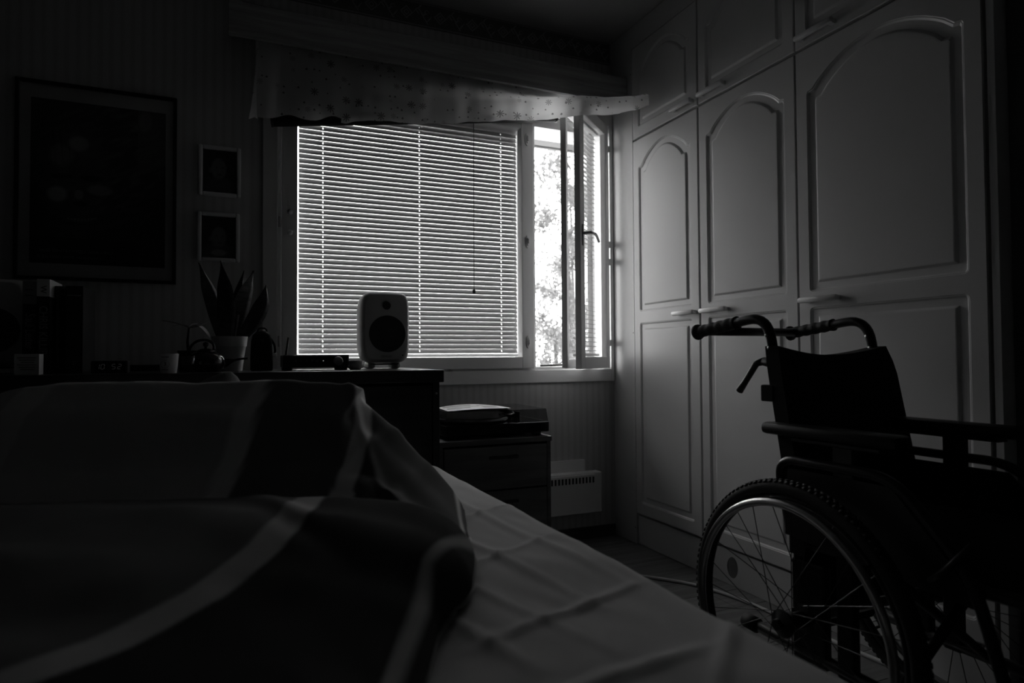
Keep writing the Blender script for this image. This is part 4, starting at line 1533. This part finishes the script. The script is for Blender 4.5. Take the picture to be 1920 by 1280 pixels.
# cross-sections: forward distance -> [(sideways, height above floor)], left to right, the last one being the edge on the sheet
SEC = [
    (0.30, [(-0.72, 0.60), (-0.50, 0.61), (-0.30, 0.60), (-0.17, 0.585), (-0.10, 0.568), (-0.075, 0.552)]),
    (0.60, [(-0.90, 0.63), (-0.55, 0.640), (-0.33, 0.622), (-0.20, 0.605), (-0.12, 0.580), (-0.092, 0.552)]),
    (0.76, [(-0.95, 0.66), (-0.60, 0.668), (-0.36, 0.650), (-0.22, 0.632), (-0.125, 0.608), (-0.092, 0.552)]),
    (0.90, [(-1.00, 0.668), (-0.70, 0.680), (-0.36, 0.674), (-0.22, 0.664), (-0.100, 0.630), (-0.060, 0.552)]),
    (1.00, [(-1.05, 0.655), (-0.796, 0.664), (-0.40, 0.673), (-0.215, 0.670), (-0.110, 0.643), (-0.060, 0.560)]),
    (1.07, [(-1.08, 0.635), (-0.80, 0.645), (-0.42, 0.650), (-0.24, 0.645), (-0.13, 0.615), (-0.068, 0.556)]),
    (1.15, [(-1.10, 0.665), (-0.82, 0.690), (-0.42, 0.690), (-0.28, 0.678), (-0.16, 0.618), (-0.078, 0.553)]),
    (1.26, [(-1.14, 0.730), (-0.94, 0.790), (-0.40, 0.785), (-0.31, 0.755), (-0.18, 0.650), (-0.090, 0.552)]),
    (1.35, [(-1.18, 0.740), (-1.00, 0.828), (-0.38, 0.836), (-0.305, 0.795), (-0.17, 0.660), (-0.100, 0.552)]),
    (1.46, [(-1.20, 0.680), (-1.00, 0.780), (-0.42, 0.790), (-0.30, 0.730), (-0.20, 0.640), (-0.140, 0.552)]),
    (1.62, [(-1.20, 0.620), (-1.00, 0.720), (-0.50, 0.740), (-0.40, 0.680), (-0.30, 0.600), (-0.250, 0.552)]),
    (1.78, [(-1.15, 0.560), (-0.98, 0.600), (-0.60, 0.610), (-0.50, 0.590), (-0.42, 0.565), (-0.380, 0.552)]),
]


def sm(t):
    return t * t * (3 - 2 * t)


def sec_at(d):
    if d <= SEC[0][0]:
        return SEC[0][1]
    for (a, A), (b, B) in zip(SEC, SEC[1:]):
        if d <= b:
            t = (d - a) / (b - a)
            t = 0.5 * t + 0.5 * sm(t)
            return [(p[0] + (q[0] - p[0]) * t, p[1] + (q[1] - p[1]) * t) for p, q in zip(A, B)]
    return SEC[-1][1]


def curve_at(P, s):
    """point at parameter s in 0..1 along the section, eased between knots (Catmull-Rom)"""
    n = len(P) - 1
    f = min(s * n, n - 1e-6)
    i = int(f)
    t = f - i
    p0, p1, p2, p3 = P[max(i - 1, 0)], P[i], P[i + 1], P[min(i + 2, n)]
    out = []
    for c in (0, 1):
        a, b, e, g = p0[c], p1[c], p2[c], p3[c]
        out.append(0.5 * (2 * b + (e - a) * t + (2 * a - 5 * b + 4 * e - g) * t * t + (3 * b - a - 3 * e + g) * t ** 3))
    return out


def band(q, c, w_, soft=0.006):
    return max(0.0, min(1.0, (w_ - abs(q - c)) / soft + 0.5))


def interp(x, P):
    if x <= P[0][0]:
        return P[0][1]
    for a, b in zip(P, P[1:]):
        if x <= b[0]:
            return a[1] + (b[1] - a[1]) * (x - a[0]) / (b[0] - a[0])
    return P[-1][1]


S1 = [(0.3, -0.66), (0.9, -0.62), (1.08, -0.495), (1.35, -0.525), (1.8, -0.6)]
S2 = [(0.3, -0.56), (0.52, -0.416), (0.59, -0.371), (0.69, -0.328), (0.80, -0.306), (0.92, -0.305), (1.0, -0.312), (1.08, -0.288), (1.26, -0.292), (1.35, -0.312), (1.8, -0.42)]
S3 = [(0.3, -0.125), (0.60, -0.118), (0.836, -0.112), (0.95, -0.085), (1.02, -0.075), (1.1, -0.09), (1.8, -0.2)]
S0 = [(0.3, -1.0), (1.08, -0.95), (1.35, -0.985), (1.8, -1.0)]
rows, cols = [], []
ND, NL = 190, 210
for j in range(ND + 1):
    d = 0.26 + (1.80 - 0.26) * j / ND
    P = sec_at(d)
    r = []
    for i in range(NL + 1):
        s = i / NL
        l, z = curve_at(P, s)
        edge = max(0.0, 1 - (1 - s) / 0.10)
        w1 = mnoise.noise(Vector((l * 5 + d * 2, d * 9, 0.3))) * 0.010 + mnoise.noise(Vector((l * 16 - d * 7, d * 13 + l * 9, 2.0))) * 0.0035
        z += w1 * (1 - edge) * (0.5 if d < 1.1 else 1.0)
        # folds running down from the ridge on the right flank, and slanting pulls on the near face
        if d > 1.1:
            z += 0.006 * math.exp(-((l + 0.24 + 0.30 * (1.35 - d)) / 0.012) ** 2) + 0.006 * math.exp(-((l + 0.34 - 0.5 * (1.35 - d)) / 0.012) ** 2)
            z += 0.006 * math.exp(-((l + 0.18 + 0.15 * (1.30 - d)) / 0.014) ** 2)
        else:
            z += 0.010 * math.exp(-((l + 0.34 + 0.8 * (d - 0.94)) / 0.03) ** 2) * math.exp(-((d - 0.94) / 0.06) ** 2)
            z -= 0.008 * math.exp(-((l + 0.30 + 0.9 * (d - 0.88)) / 0.03) ** 2) * math.exp(-((d - 0.88) / 0.06) ** 2)
        # a corner tip of the cover standing up beyond the ridge
        z += 0.112 * math.exp(-((d - 1.60) / 0.07) ** 2) * (math.exp(-((l + 0.70) / 0.045) ** 2) if l > -0.70 else math.exp(-((l + 0.70) / 0.13) ** 2))
        x, y = bed_xy(l, d)
        bulge = math.sin(PI * max(0.0, min(1.0, (s - 0.80) / 0.2))) * 0.012
        xx, yy = x + bulge * cosY, y - bulge * sinY
        z = max(z, sheet_z(xx, yy) + (0.008 if s > 0.97 else 0.013))
        r.append((xx, yy, z))
        # woven pattern: pale stripes between dark grey and near-black fields; far slope lightened against its dim light
        q1, q2, q3, q0 = interp(d, S1), interp(d, S2), interp(d, S3), interp(d, S0)
        base = 0.58 if l < q1 else (0.20 if l < q2 else 0.12)  # far slope greys painted lighter to make up for weak light there
        if d > 1.44:
            base = 0.16
        if d < 1.06:
            base = 0.13 if l < q2 else 0.03
        st = max(band(l, q2, 0.021 * (0.75 if d > 1.1 else 1.0)), band(l, q3, 0.0052), band(l, q1, 0.020) if d > 1.03 else 0, band(l, q0, 0.035) * 0.6 if d > 1.1 else 0)
        v = base + ((0.46 if d < 1.06 else 0.85) - base) * st  # stripes painted paler on the dim far slope too
        cols += [v, v, v, 1.0]
    rows.append(r)
mb = MB().grid(rows)
n_top = len(mb.v)
# underside so that it is a closed, thick quilt
for r in rows:
    mb.v += [(x, y, max(sheet_z(x, y) + 0.006, z - 0.05)) for x, y, z in r]
m_ = NL + 1
mb.f += [(n_top + a + m_, n_top + a + m_ + 1, n_top + a + 1, n_top + a) for jj in range(ND) for a in range(jj * m_, jj * m_ + NL)]
for jj in (0, ND):
    for a in range(NL):
        i0 = jj * m_ + a
        mb.f.append((i0, i0 + 1, n_top + i0 + 1, n_top + i0))
me = mb.mesh('duvet', recalc=False)
at = me.color_attributes.new('print', 'FLOAT_COLOR', 'POINT')
at.data.foreach_set('color', cols + cols)
dv = thing('duvet', 'dark duvet with pale stripes heaped on the bed', 'duvet', (-0.1, 0.9, BZ))
obj('quilt', me, M['duvet'], dv, True)
# piping along the lower right hem
pp = [Vector(rows[j][NL - 6]) + Vector((0.001, 0, 0.002)) for j in range(0, 112, 2)]
obj('piping', MB().tube(pp, 0.0028, 6), M['paperdark'], dv, True)

# ================================================================== WHEELCHAIR (faces -y, parked between bed and wardrobe)
wc = thing('wheelchair', 'black folding wheelchair parked between the bed and the wardrobes', 'wheelchair', (1.38, 1.06, 0))
HYW, HZ = 1.06, 0.305
NX, FX = 1.125, 1.635        # near and far wheel planes


def wheel(cx, side):
    """side -1: outer face towards the bed"""
    tr = MB().torus(cx, HYW, HZ, 0.288, 0.0165, 96, 12)
    for k in range(120):
        a = 2 * PI * k / 120
        for s_ in (-0.6, 0.0, 0.6):
            aa = a + (0.026 if s_ == 0 else 0)
            R_o = 0.288 + 0.0165 * math.cos(s_)
            c = Vector((cx + 0.0165 * math.sin(s_), HYW + R_o * math.cos(aa), HZ + R_o * math.sin(aa)))
            t_ = Vector((0, -math.sin(aa), math.cos(aa)))
            n_ = Vector((math.sin(s_), math.cos(s_) * math.cos(aa), math.cos(s_) * math.sin(aa)))
            b_ = t_.cross(n_)
            vs = [c + t_ * p_ * 0.004 + b_ * q_ * 0.0035 + n_ * h_ for h_ in (-0.001, 0.0022) for p_, q_ in ((-1, -1), (1, -1), (1, 1), (-1, 1))]
            tr.add(vs, [(3, 2, 1, 0), (4, 5, 6, 7), (0, 1, 5, 4), (1, 2, 6, 5), (2, 3, 7, 6), (3, 0, 4, 7)])
    w_ = obj('rear_wheel', tr, M['rubber'], wc, True)
    obj('rim', MB().torus(cx, HYW, HZ, 0.268, 0.0095, 80, 10, 1.0), M['blackmetal'], w_, True)
    hx = cx + side * 0.030
    hr = obj('push_rim', MB().torus(hx, HYW, HZ, 0.258, 0.0092, 88, 12), M['steel'], w_, True, label='bright metal push rim')
    mb = MB()
    for k in range(6):
        a = 2 * PI * (k + 0.3) / 6
        mb.tube([(cx, HYW + 0.264 * math.cos(a), HZ + 0.264 * math.sin(a)), (hx, HYW + 0.258 * math.cos(a), HZ + 0.258 * math.sin(a))], 0.004, 6)
    obj('push_rim_tabs', mb, M['blackmetal'], w_)
    mb = MB()
    mb.lathe([(0.012, -0.045), (0.030, -0.036), (0.032, -0.032), (0.018, -0.028), (0.017, 0.022), (0.030, 0.026), (0.030, 0.030), (0.013, 0.040), (0.011, 0.048), (0, 0.048)], (cx, HYW, HZ), (side, 0, 0), 24)
    obj('hub', mb, M['blackmetal'], w_, 'auto')
    for k in range(28):
        fl = 0.028 if k % 2 else -0.032
        a0 = 2 * PI * k / 28 + (1.15 if (k // 2) % 2 else -1.15)
        a1 = 2 * PI * k / 28
        obj('spoke', MB().tube([(cx + side * fl, HYW + 0.028 * math.cos(a0), HZ + 0.028 * math.sin(a0)), (cx, HYW + 0.262 * math.cos(a1), HZ + 0.262 * math.sin(a1))], 0.0011, 5), M['spoke'], w_)
    return w_


w1 = wheel(NX, -1)
wheel(FX, 1)
a = math.radians(150)
rf = MB().lathe([(0, 0.004), (0.020, 0.0035), (0.0225, 0), (0.020, -0.0035), (0, -0.004)], (0, 0, 0), (1, 0, 0), 24)
rf.v = [(NX - 0.002 + p[0], HYW + 0.180 + p[1] * 0.75, HZ + 0.064 + p[2] * 1.15) for p in rf.v]
obj('spoke_reflector', rf, M['smoke'], w1, True)

PXN, PXF = 1.205, 1.555      # frame planes


def fr(pts, r=0.0125, n=12, rad=0.05):
    return MB().tube(rounded_path(pts, rad, 8), r, n)


for x, nm in ((PXN, 'near'), (PXF, 'far')):
    s_ = -1 if x == PXN else 1
    # back post that bends into the push handle
    o = obj('back_post', fr([(x, 1.105, 0.20), (x, 1.115, 0.52), (x, 1.165, 0.80), (x, 1.195, 0.985), (x, 1.445, 0.955)], 0.0125, 12, 0.065), M['blackmetal'], wc, True)
    g = MB()
    dirv = (Vector((x, 1.445, 0.955)) - Vector((x, 1.30, 0.9724)))
    st_ = Vector((x, 1.300, 0.9720))
    pts_, rad_ = [], []
    for k in range(25):
        t = k / 24
        pts_.append(st_ + dirv * 1.08 * t)
        rad_.append(0.0162 + 0.0011 * math.cos(t * 2 * PI * 5) + (0.005 if t > 0.93 else 0))
    g.tube(pts_, rad_, 16)
    obj('grip', g, M['rubber'], o, True)
    for zz in (0.905, 0.935):
        obj('bolt', MB().lathe([(0.004, 0), (0.004, 0.006), (0, 0.007)], (x - 0.010, 1.178 + (zz - 0.9) * 0.3, zz), (-1, 0.3, 0), 8), M['steel'], o)
    # side frame: lower rail, seat rail, front post
    mb = fr([(x, 1.25, 0.213), (x, 0.74, 0.205), (x, 0.66, 0.24)], 0.0135)
    obj('lower_rail', mb, M['blackmetal'], wc, True)
    obj('rail_cap', MB().tube([(x, 1.245, 0.213), (x, 1.285, 0.214)], 0.0185, 14), M['rubber'], wc, True)
    obj('seat_rail', fr([(x, 1.12, 0.455), (x, 0.62, 0.475), (x, 0.54, 0.40), (x, 0.50, 0.24)], 0.0125, 12, 0.07), M['blackmetal'], wc, True)
    obj('frame_post', MB().box(x - 0.012, x + 0.012, 0.965, 1.005, 0.195, 0.46, 0.004), M['blackmetal'], wc)
    obj('axle_plate', MB().box(x - 0.012, x + 0.012, 1.035, 1.125, 0.19, 0.42, 0.006), M['blackmetal'], wc)
    obj('axle', MB().tube([(x, HYW, HZ), (NX if s_ < 0 else FX, HYW, HZ)], 0.0065, 10), M['steel'], wc, True)
    # arm support tube and its clothes guard
    yr = 1.155
    obj('arm_tube', fr([(x - 0.02 * -s_ * -1, yr, 0.47), (x + 0.02 * s_, yr, 0.645), (x + 0.02 * s_, 0.86, 0.645), (x + 0.02 * s_, 0.72, 0.50), (x + 0.02 * s_, 0.67, 0.33)], 0.011, 12, 0.06), M['blackmetal'], wc, True)
    gd = [(yr - 0.02, 0.47), (yr - 0.03, 0.625), (0.87, 0.625), (0.75, 0.50), (0.71, 0.44)]
    mb = MB()
    mb.add([(x + 0.014 * s_, a_, b_) for a_, b_ in gd] + [(x + 0.018 * s_, a_, b_) for a_, b_ in gd], [(0, 1, 2, 3, 4), (9, 8, 7, 6, 5)] + [(i, i + 5, (i + 1) % 5 + 5, (i + 1) % 5) for i in range(5)])
    obj('side_guard', mb, M['black'], wc)
    obj('arm_post', MB().box(x + 0.008 * s_ - 0.008, x + 0.008 * s_ + 0.010, 0.955, 1.005, 0.50, 0.700, 0.003), M['blackmetal'], wc)
    mb = MB().box(x + 0.015 * s_ - 0.027, x + 0.015 * s_ + 0.027, 0.84, 1.185, 0.700, 0.728, 0.010)
    ar = obj('armrest', mb, M['black'], wc, 'auto')
    obj('pad_plate', MB().box(x + 0.015 * s_ - 0.018, x + 0.015 * s_ + 0.018, 0.88, 1.10, 0.690, 0.6995, 0.002), M['blackmetal'], ar)
    # caster
    cy_ = 0.60
    mb = MB().torus(x + 0.005 * s_, cy_, 0.0905, 0.072, 0.0165, 40, 10)
    cw = obj('caster_wheel', mb, M['rubber'], wc, True)
    obj('caster_hub', MB().lathe([(0.062, -0.010), (0.062, 0.010), (0.02, 0.014), (0, 0.014)], (x + 0.005 * s_, cy_, 0.0905), (1, 0, 0), 24), M['bookgrey'], cw, 'auto')
    mb = MB()
    for e in (-0.026, 0.026):
        mb.box(x + 0.005 * s_ + e - 0.003, x + 0.005 * s_ + e + 0.003, cy_ - 0.014, cy_ + 0.03, 0.08, 0.195, 0.002)
    mb.box(x + 0.005 * s_ - 0.029, x + 0.005 * s_ + 0.029, cy_ + 0.0, cy_ + 0.03, 0.190, 0.200, 0.002)
    mb.tube([(x + 0.005 * s_, cy_ + 0.016, 0.198), (x, cy_ + 0.02, 0.29), (x, 0.62, 0.47)], 0.013, 12)
    obj('caster_fork', mb, M['blackmetal'], wc)
    # brake
    mb = MB().tube(rounded_path([(x + 0.012 * s_, 0.80, 0.465), (x + 0.045 * s_, 0.76, 0.49), (x + 0.05 * s_, 0.70, 0.56)], 0.02), 0.006, 8)
    obj('brake_lever', mb, M['blackmetal'], wc, True)
    # leg rest
    mb = fr([(x, 0.50, 0.26), (x, 0.44, 0.12), (x, 0.40, 0.09)], 0.010)
    fp = obj('leg_rest', mb, M['blackmetal'], wc, True)
    obj('foot_plate', MB().box(x + (0.0 if s_ < 0 else -0.15), x + (0.15 if s_ < 0 else 0.0), 0.30, 0.42, 0.078, 0.090, 0.004), M['black'], fp)

# cross bar joining the grips
obj('push_bar', MB().tube([(PXN, 1.430, 0.955), (PXF, 1.430, 0.955)], 0.0120, 12), M['blackmetal'], wc, True)
# upholstery
rows = []
nb = 14
for j in range(nb + 1):
    t = j / nb
    z = 0.43 + (0.905 - 0.43) * t
    yb = 1.110 + 0.07 * max(0, t - 0.2) / 0.8
    top = 0.012 * math.sin(PI * 0.5) if j == nb else 0
    r = []
    for i in range(17):
        s_ = i / 16
        sag = 0.028 * math.sin(PI * s_) * (0.4 + 0.6 * (1 - t))
        x = PXN - 0.012 + (PXF - PXN + 0.024) * s_
        zz = z - (0.022 * math.sin(PI * s_) if j == nb else 0) + (0.004 if j == nb else 0)
        rr = 0.018 * abs(2 * s_ - 1) ** 10
        xx = x + (0.022 * min(1, (1 - t) / 0.10) + 0.012 * (1 - t)) * (1 if s_ > 0.5 else -0.15) * abs(2 * s_ - 1) ** 4
        r.append((xx, yb + sag - 0.028, zz))
    rows.append(r)
mb = MB().grid(rows)
nn = len(mb.v)
mb.v += [(x, y + 0.042, z) for x, y, z in mb.v[:nn]]
mb.f += [tuple(nn + q for q in reversed(f)) for f in mb.f[:]]
cols_ = 17
for i in range(16):
    for base_ in (0, nb * cols_):
        mb.f.append((base_ + i, base_ + i + 1, nn + base_ + i + 1, nn + base_ + i))
for j in range(nb):
    for i in (0, 16):
        mb.f.append((j * cols_ + i, (j + 1) * cols_ + i, nn + (j + 1) * cols_ + i, nn + j * cols_ + i))
obj('backrest', mb, M['blackrough'], wc, 'auto')
obj('seat', MB().box(PXN + 0.0135, PXF - 0.0135, 0.60, 1.085, 0.462, 0.478, 0.004), M['blackrough'], wc, 'auto')
rows = []
for j in range(13):
    t = j / 12
    y = 1.07 - 0.50 * t
    rows.append([(PXN + 0.012 + (PXF - PXN - 0.024) * s_, y, 0.536 - 0.022 * max(0, (t - 0.8) / 0.2) ** 2 - 0.014 * abs(2 * s_ - 1) ** 6 + 0.010 * math.sin(PI * t)) for s_ in [i / 14 for i in range(15)]])
mb = MB().grid(rows)
nn = len(mb.v)
mb.v += [(x, y, 0.4795) for x, y, z in mb.v[:nn]]
mb.f += [tuple(nn + q for q in reversed(f)) for f in mb.f[:]]
for i in range(14):
    for b0 in (0, 12 * 15):
        mb.f.append((b0 + i, b0 + i + 1, nn + b0 + i + 1, nn + b0 + i))
for j in range(12):
    for i in (0, 14):
        mb.f.append((j * 15 + i, (j + 1) * 15 + i, nn + (j + 1) * 15 + i, nn + j * 15 + i))
obj('seat_cushion', mb, M['blackrough'], wc, 'auto')
# hanging flap and pocket behind the seat
mb = MB()
gd = [(1.235, 0.47), (1.520, 0.47), (1.512, 0.27), (1.465, 0.235), (1.285, 0.235), (1.245, 0.30)]
mb.prism(gd, 1.128, 1.140)
obj('seat_flap', mb, M['blackrough'], wc)
# clamp lever on the near post
mb = MB()
mb.tube([(PXN, 1.165, 0.862), (PXN - 0.006, 1.205, 0.872)], 0.011, 12)
mb.tube([(PXN - 0.006, 1.205, 0.872), (PXN - 0.008, 1.228, 0.866), (PXN - 0.010, 1.262, 0.822), (PXN - 0.010, 1.285, 0.796)], [0.010, 0.0085, 0.0075, 0.0095], 10)
obj('clamp_lever', mb, M['black'], wc, True)
mb = MB().tube([(PXF, 1.165, 0.862), (PXF + 0.03, 1.19, 0.868)], 0.010, 10)
obj('clamp_lever', mb, M['black'], wc, True)
obj('strap_end', MB().box(PXN - 0.018, PXN - 0.002, 1.165, 1.205, 0.775, 0.815, 0.003), M['blackrough'], wc)
# folding cross brace and axle tube
mb = MB()
mb.tube([(PXN + 0.014, 0.88, 0.215), (PXF - 0.014, 0.88, 0.45)], 0.011, 10)
mb.tube([(PXF - 0.014, 0.91, 0.215), (PXN + 0.014, 0.91, 0.45)], 0.011, 10)
obj('cross_brace', mb, M['blackmetal'], wc, True)
obj('axle_tube', MB().tube([(PXN + 0.013, 1.06, 0.305), (PXF - 0.013, 1.06, 0.305)], 0.0125, 12), M['steel'], wc, True)
# anti-tip tube
obj('tip_tube', fr([(PXF, 1.25, 0.213), (PXF, 1.38, 0.16), (PXF, 1.40, 0.05)], 0.010), M['blackmetal'], wc, True)

# ================================================================== CABLES ON THE FLOOR
mb = MB()
pts = [(1.46, 2.22, 0.0065), (1.52, 2.17, 0.0065), (1.63, 2.04, 0.0065), (1.69, 1.86, 0.0065), (1.70, 1.66, 0.0065), (1.70, 1.42, 0.0065), (1.715, 1.27, 0.0065), (1.72, 1.0, 0.0065), (1.72, 0.7, 0.0065)]
mb.tube(rounded_path(pts, 0.09, 6), 0.0062, 8)
tag(obj('floor_cable', mb, M['cable'], None, True), 'white cable lying on the floor along the wardrobes, under the wheelchair', 'cable')
mb = MB()
mb.tube([(1.475, 2.29, 0.010), (1.49, 2.25, 0.010), (1.472, 2.222, 0.0075)], [0.009, 0.010, 0.0065], 10)
tag(obj('cable_plug', mb, M['black'], None, True), 'black plug end lying on the floor at the head of the white cable', 'plug')

# ================================================================== OUTSIDE
g = struct('ground', MB().box(-8, 14, D + 0.23, 16, -0.6, -0.35), M['snow'])
sf = struct_empty('trim_2')
for k in range(6):
    y0 = D + 0.23 + k * 0.118
    obj('soffit_board', MB().box(-1.2, 3.4, y0, y0 + 0.112, 2.262 - (0.012 if k % 2 else 0), 2.280, 0.003), M['soffit'], sf)
obj('fascia_board', MB().box(-1.2, 3.4, D + 0.95, D + 0.975, 2.245, 2.42, 0.003), M['soffit'], sf)
obj('head_casing', MB().box(0.0, 1.9, D + 0.221, D + 0.245, 2.045, 2.15, 0.003), M['soffit'], sf)
obj('roof_sheet', MB().box(-1.2, 3.4, D + 0.22, D + 1.05, 2.43, 2.46), M['facade'], sf)


def branch(mb, p, d, L, r, depth, tips, rnd):
    pts, rs = [Vector(p)], [r]
    dd = Vector(d).normalized()
    n = 5
    for k in range(n):
        dd = (dd + Vector((rnd.uniform(-1, 1), rnd.uniform(-1, 1), rnd.uniform(-0.6, 0.9))) * 0.16).normalized()
        pts.append(pts[-1] + dd * L / n)
        rs.append(r * (1 - 0.7 * (k + 1) / n))
    mb.tube(pts, rs, 5)
    if depth == 0:
        tips += pts[1:]
        return
    for k in range(3 if depth > 1 else 4):
        q = pts[rnd.randint(2, n)]
        nd = (dd + Vector((rnd.uniform(-1, 1), rnd.uniform(-1, 1), rnd.uniform(-0.5, 0.8))) * 0.9).normalized()
        branch(mb, q, nd, L * rnd.uniform(0.5, 0.75), r * 0.5, depth - 1, tips, rnd)


def leaf_cloud(tips, count, size, rnd, spread):
    v, f = [], []
    for k in range(count):
        c = Vector(rnd.choice(tips)) + Vector((rnd.gauss(0, spread), rnd.gauss(0, spread), rnd.gauss(0, spread)))
        a = Vector((rnd.gauss(0, 1), rnd.gauss(0, 1), rnd.gauss(0, 1))).normalized()
        b = a.cross(Vector((rnd.gauss(0, 1), rnd.gauss(0, 1), rnd.gauss(0, 1)))).normalized()
        s_ = size * rnd.uniform(0.6, 1.3)
        i0 = len(v)
        v += [c - a * s_, c - a * s_ * 0.1 + b * s_ * 0.42, c + a * s_, c - a * s_ * 0.1 - b * s_ * 0.42]
        f.append((i0, i0 + 1, i0 + 2, i0 + 3))
    return MB().add(v, f)


def garden_tree(base, height, label, cat, leaves, size, mleaf, seed, name='garden_tree', spread=0.10):
    rnd = random.Random(seed)
    t = thing(name, label, cat, base)
    mb, tips = MB(), []
    b = Vector(base)
    mb.tube([b, b + Vector((0.03, 0, height * 0.35)), b + Vector((0.0, 0.05, height * 0.8))], [0.05, 0.038, 0.015], 7)
    for k in range(13):
        p = b + Vector((0.01, 0.02, height * (0.18 + 0.62 * k / 12)))
        a = 2.4 * k
        branch(mb, p, (math.cos(a), math.sin(a), 0.55), height * spread, 0.011, 2, tips, rnd)
    obj('branches', mb, M['bark'], t)
    o = obj('foliage', leaf_cloud(tips, leaves, size, rnd, 0.07), mleaf, t, recalc=False)
    o['kind'] = 'stuff'
    return t


garden_tree((3.32, 6.1, -0.36), 3.7, 'leafy garden tree seen through the open casement', 'tree', 3600, 0.036, M['foliage2'], 3)
garden_tree((5.3, 9.6, -0.36), 5.0, 'darker tree further back in the garden', 'tree', 2600, 0.055, M['foliage'], 9)
garden_tree((2.48, 4.75, -0.36), 1.7, 'bare twiggy shrub just outside the window', 'shrub', 700, 0.026, M['foliage'], 5, name='garden_shrub', spread=0.16)
rnd = random.Random(21)
mb = MB()
for k in range(420):
    x, y = rnd.uniform(1.2, 3.0), rnd.uniform(3.55, 3.85)
    h = rnd.uniform(0.5, 1.15)
    dx, dy = rnd.gauss(0, 0.22), rnd.uniform(-0.1, 0.1)
    mb.tube([(x, y, -0.36), (x + dx * 0.5, y + dy * 0.5, -0.36 + h * 0.6), (x + dx * 1.3, y + dy * 1.3, -0.36 + h)], [0.005, 0.004, 0.0015], 4)
o = obj('hedge_twigs', mb, M['foliage'])
tag(o, 'low hedge of thin stalks below the open casement', 'hedge')
o['kind'] = 'stuff'
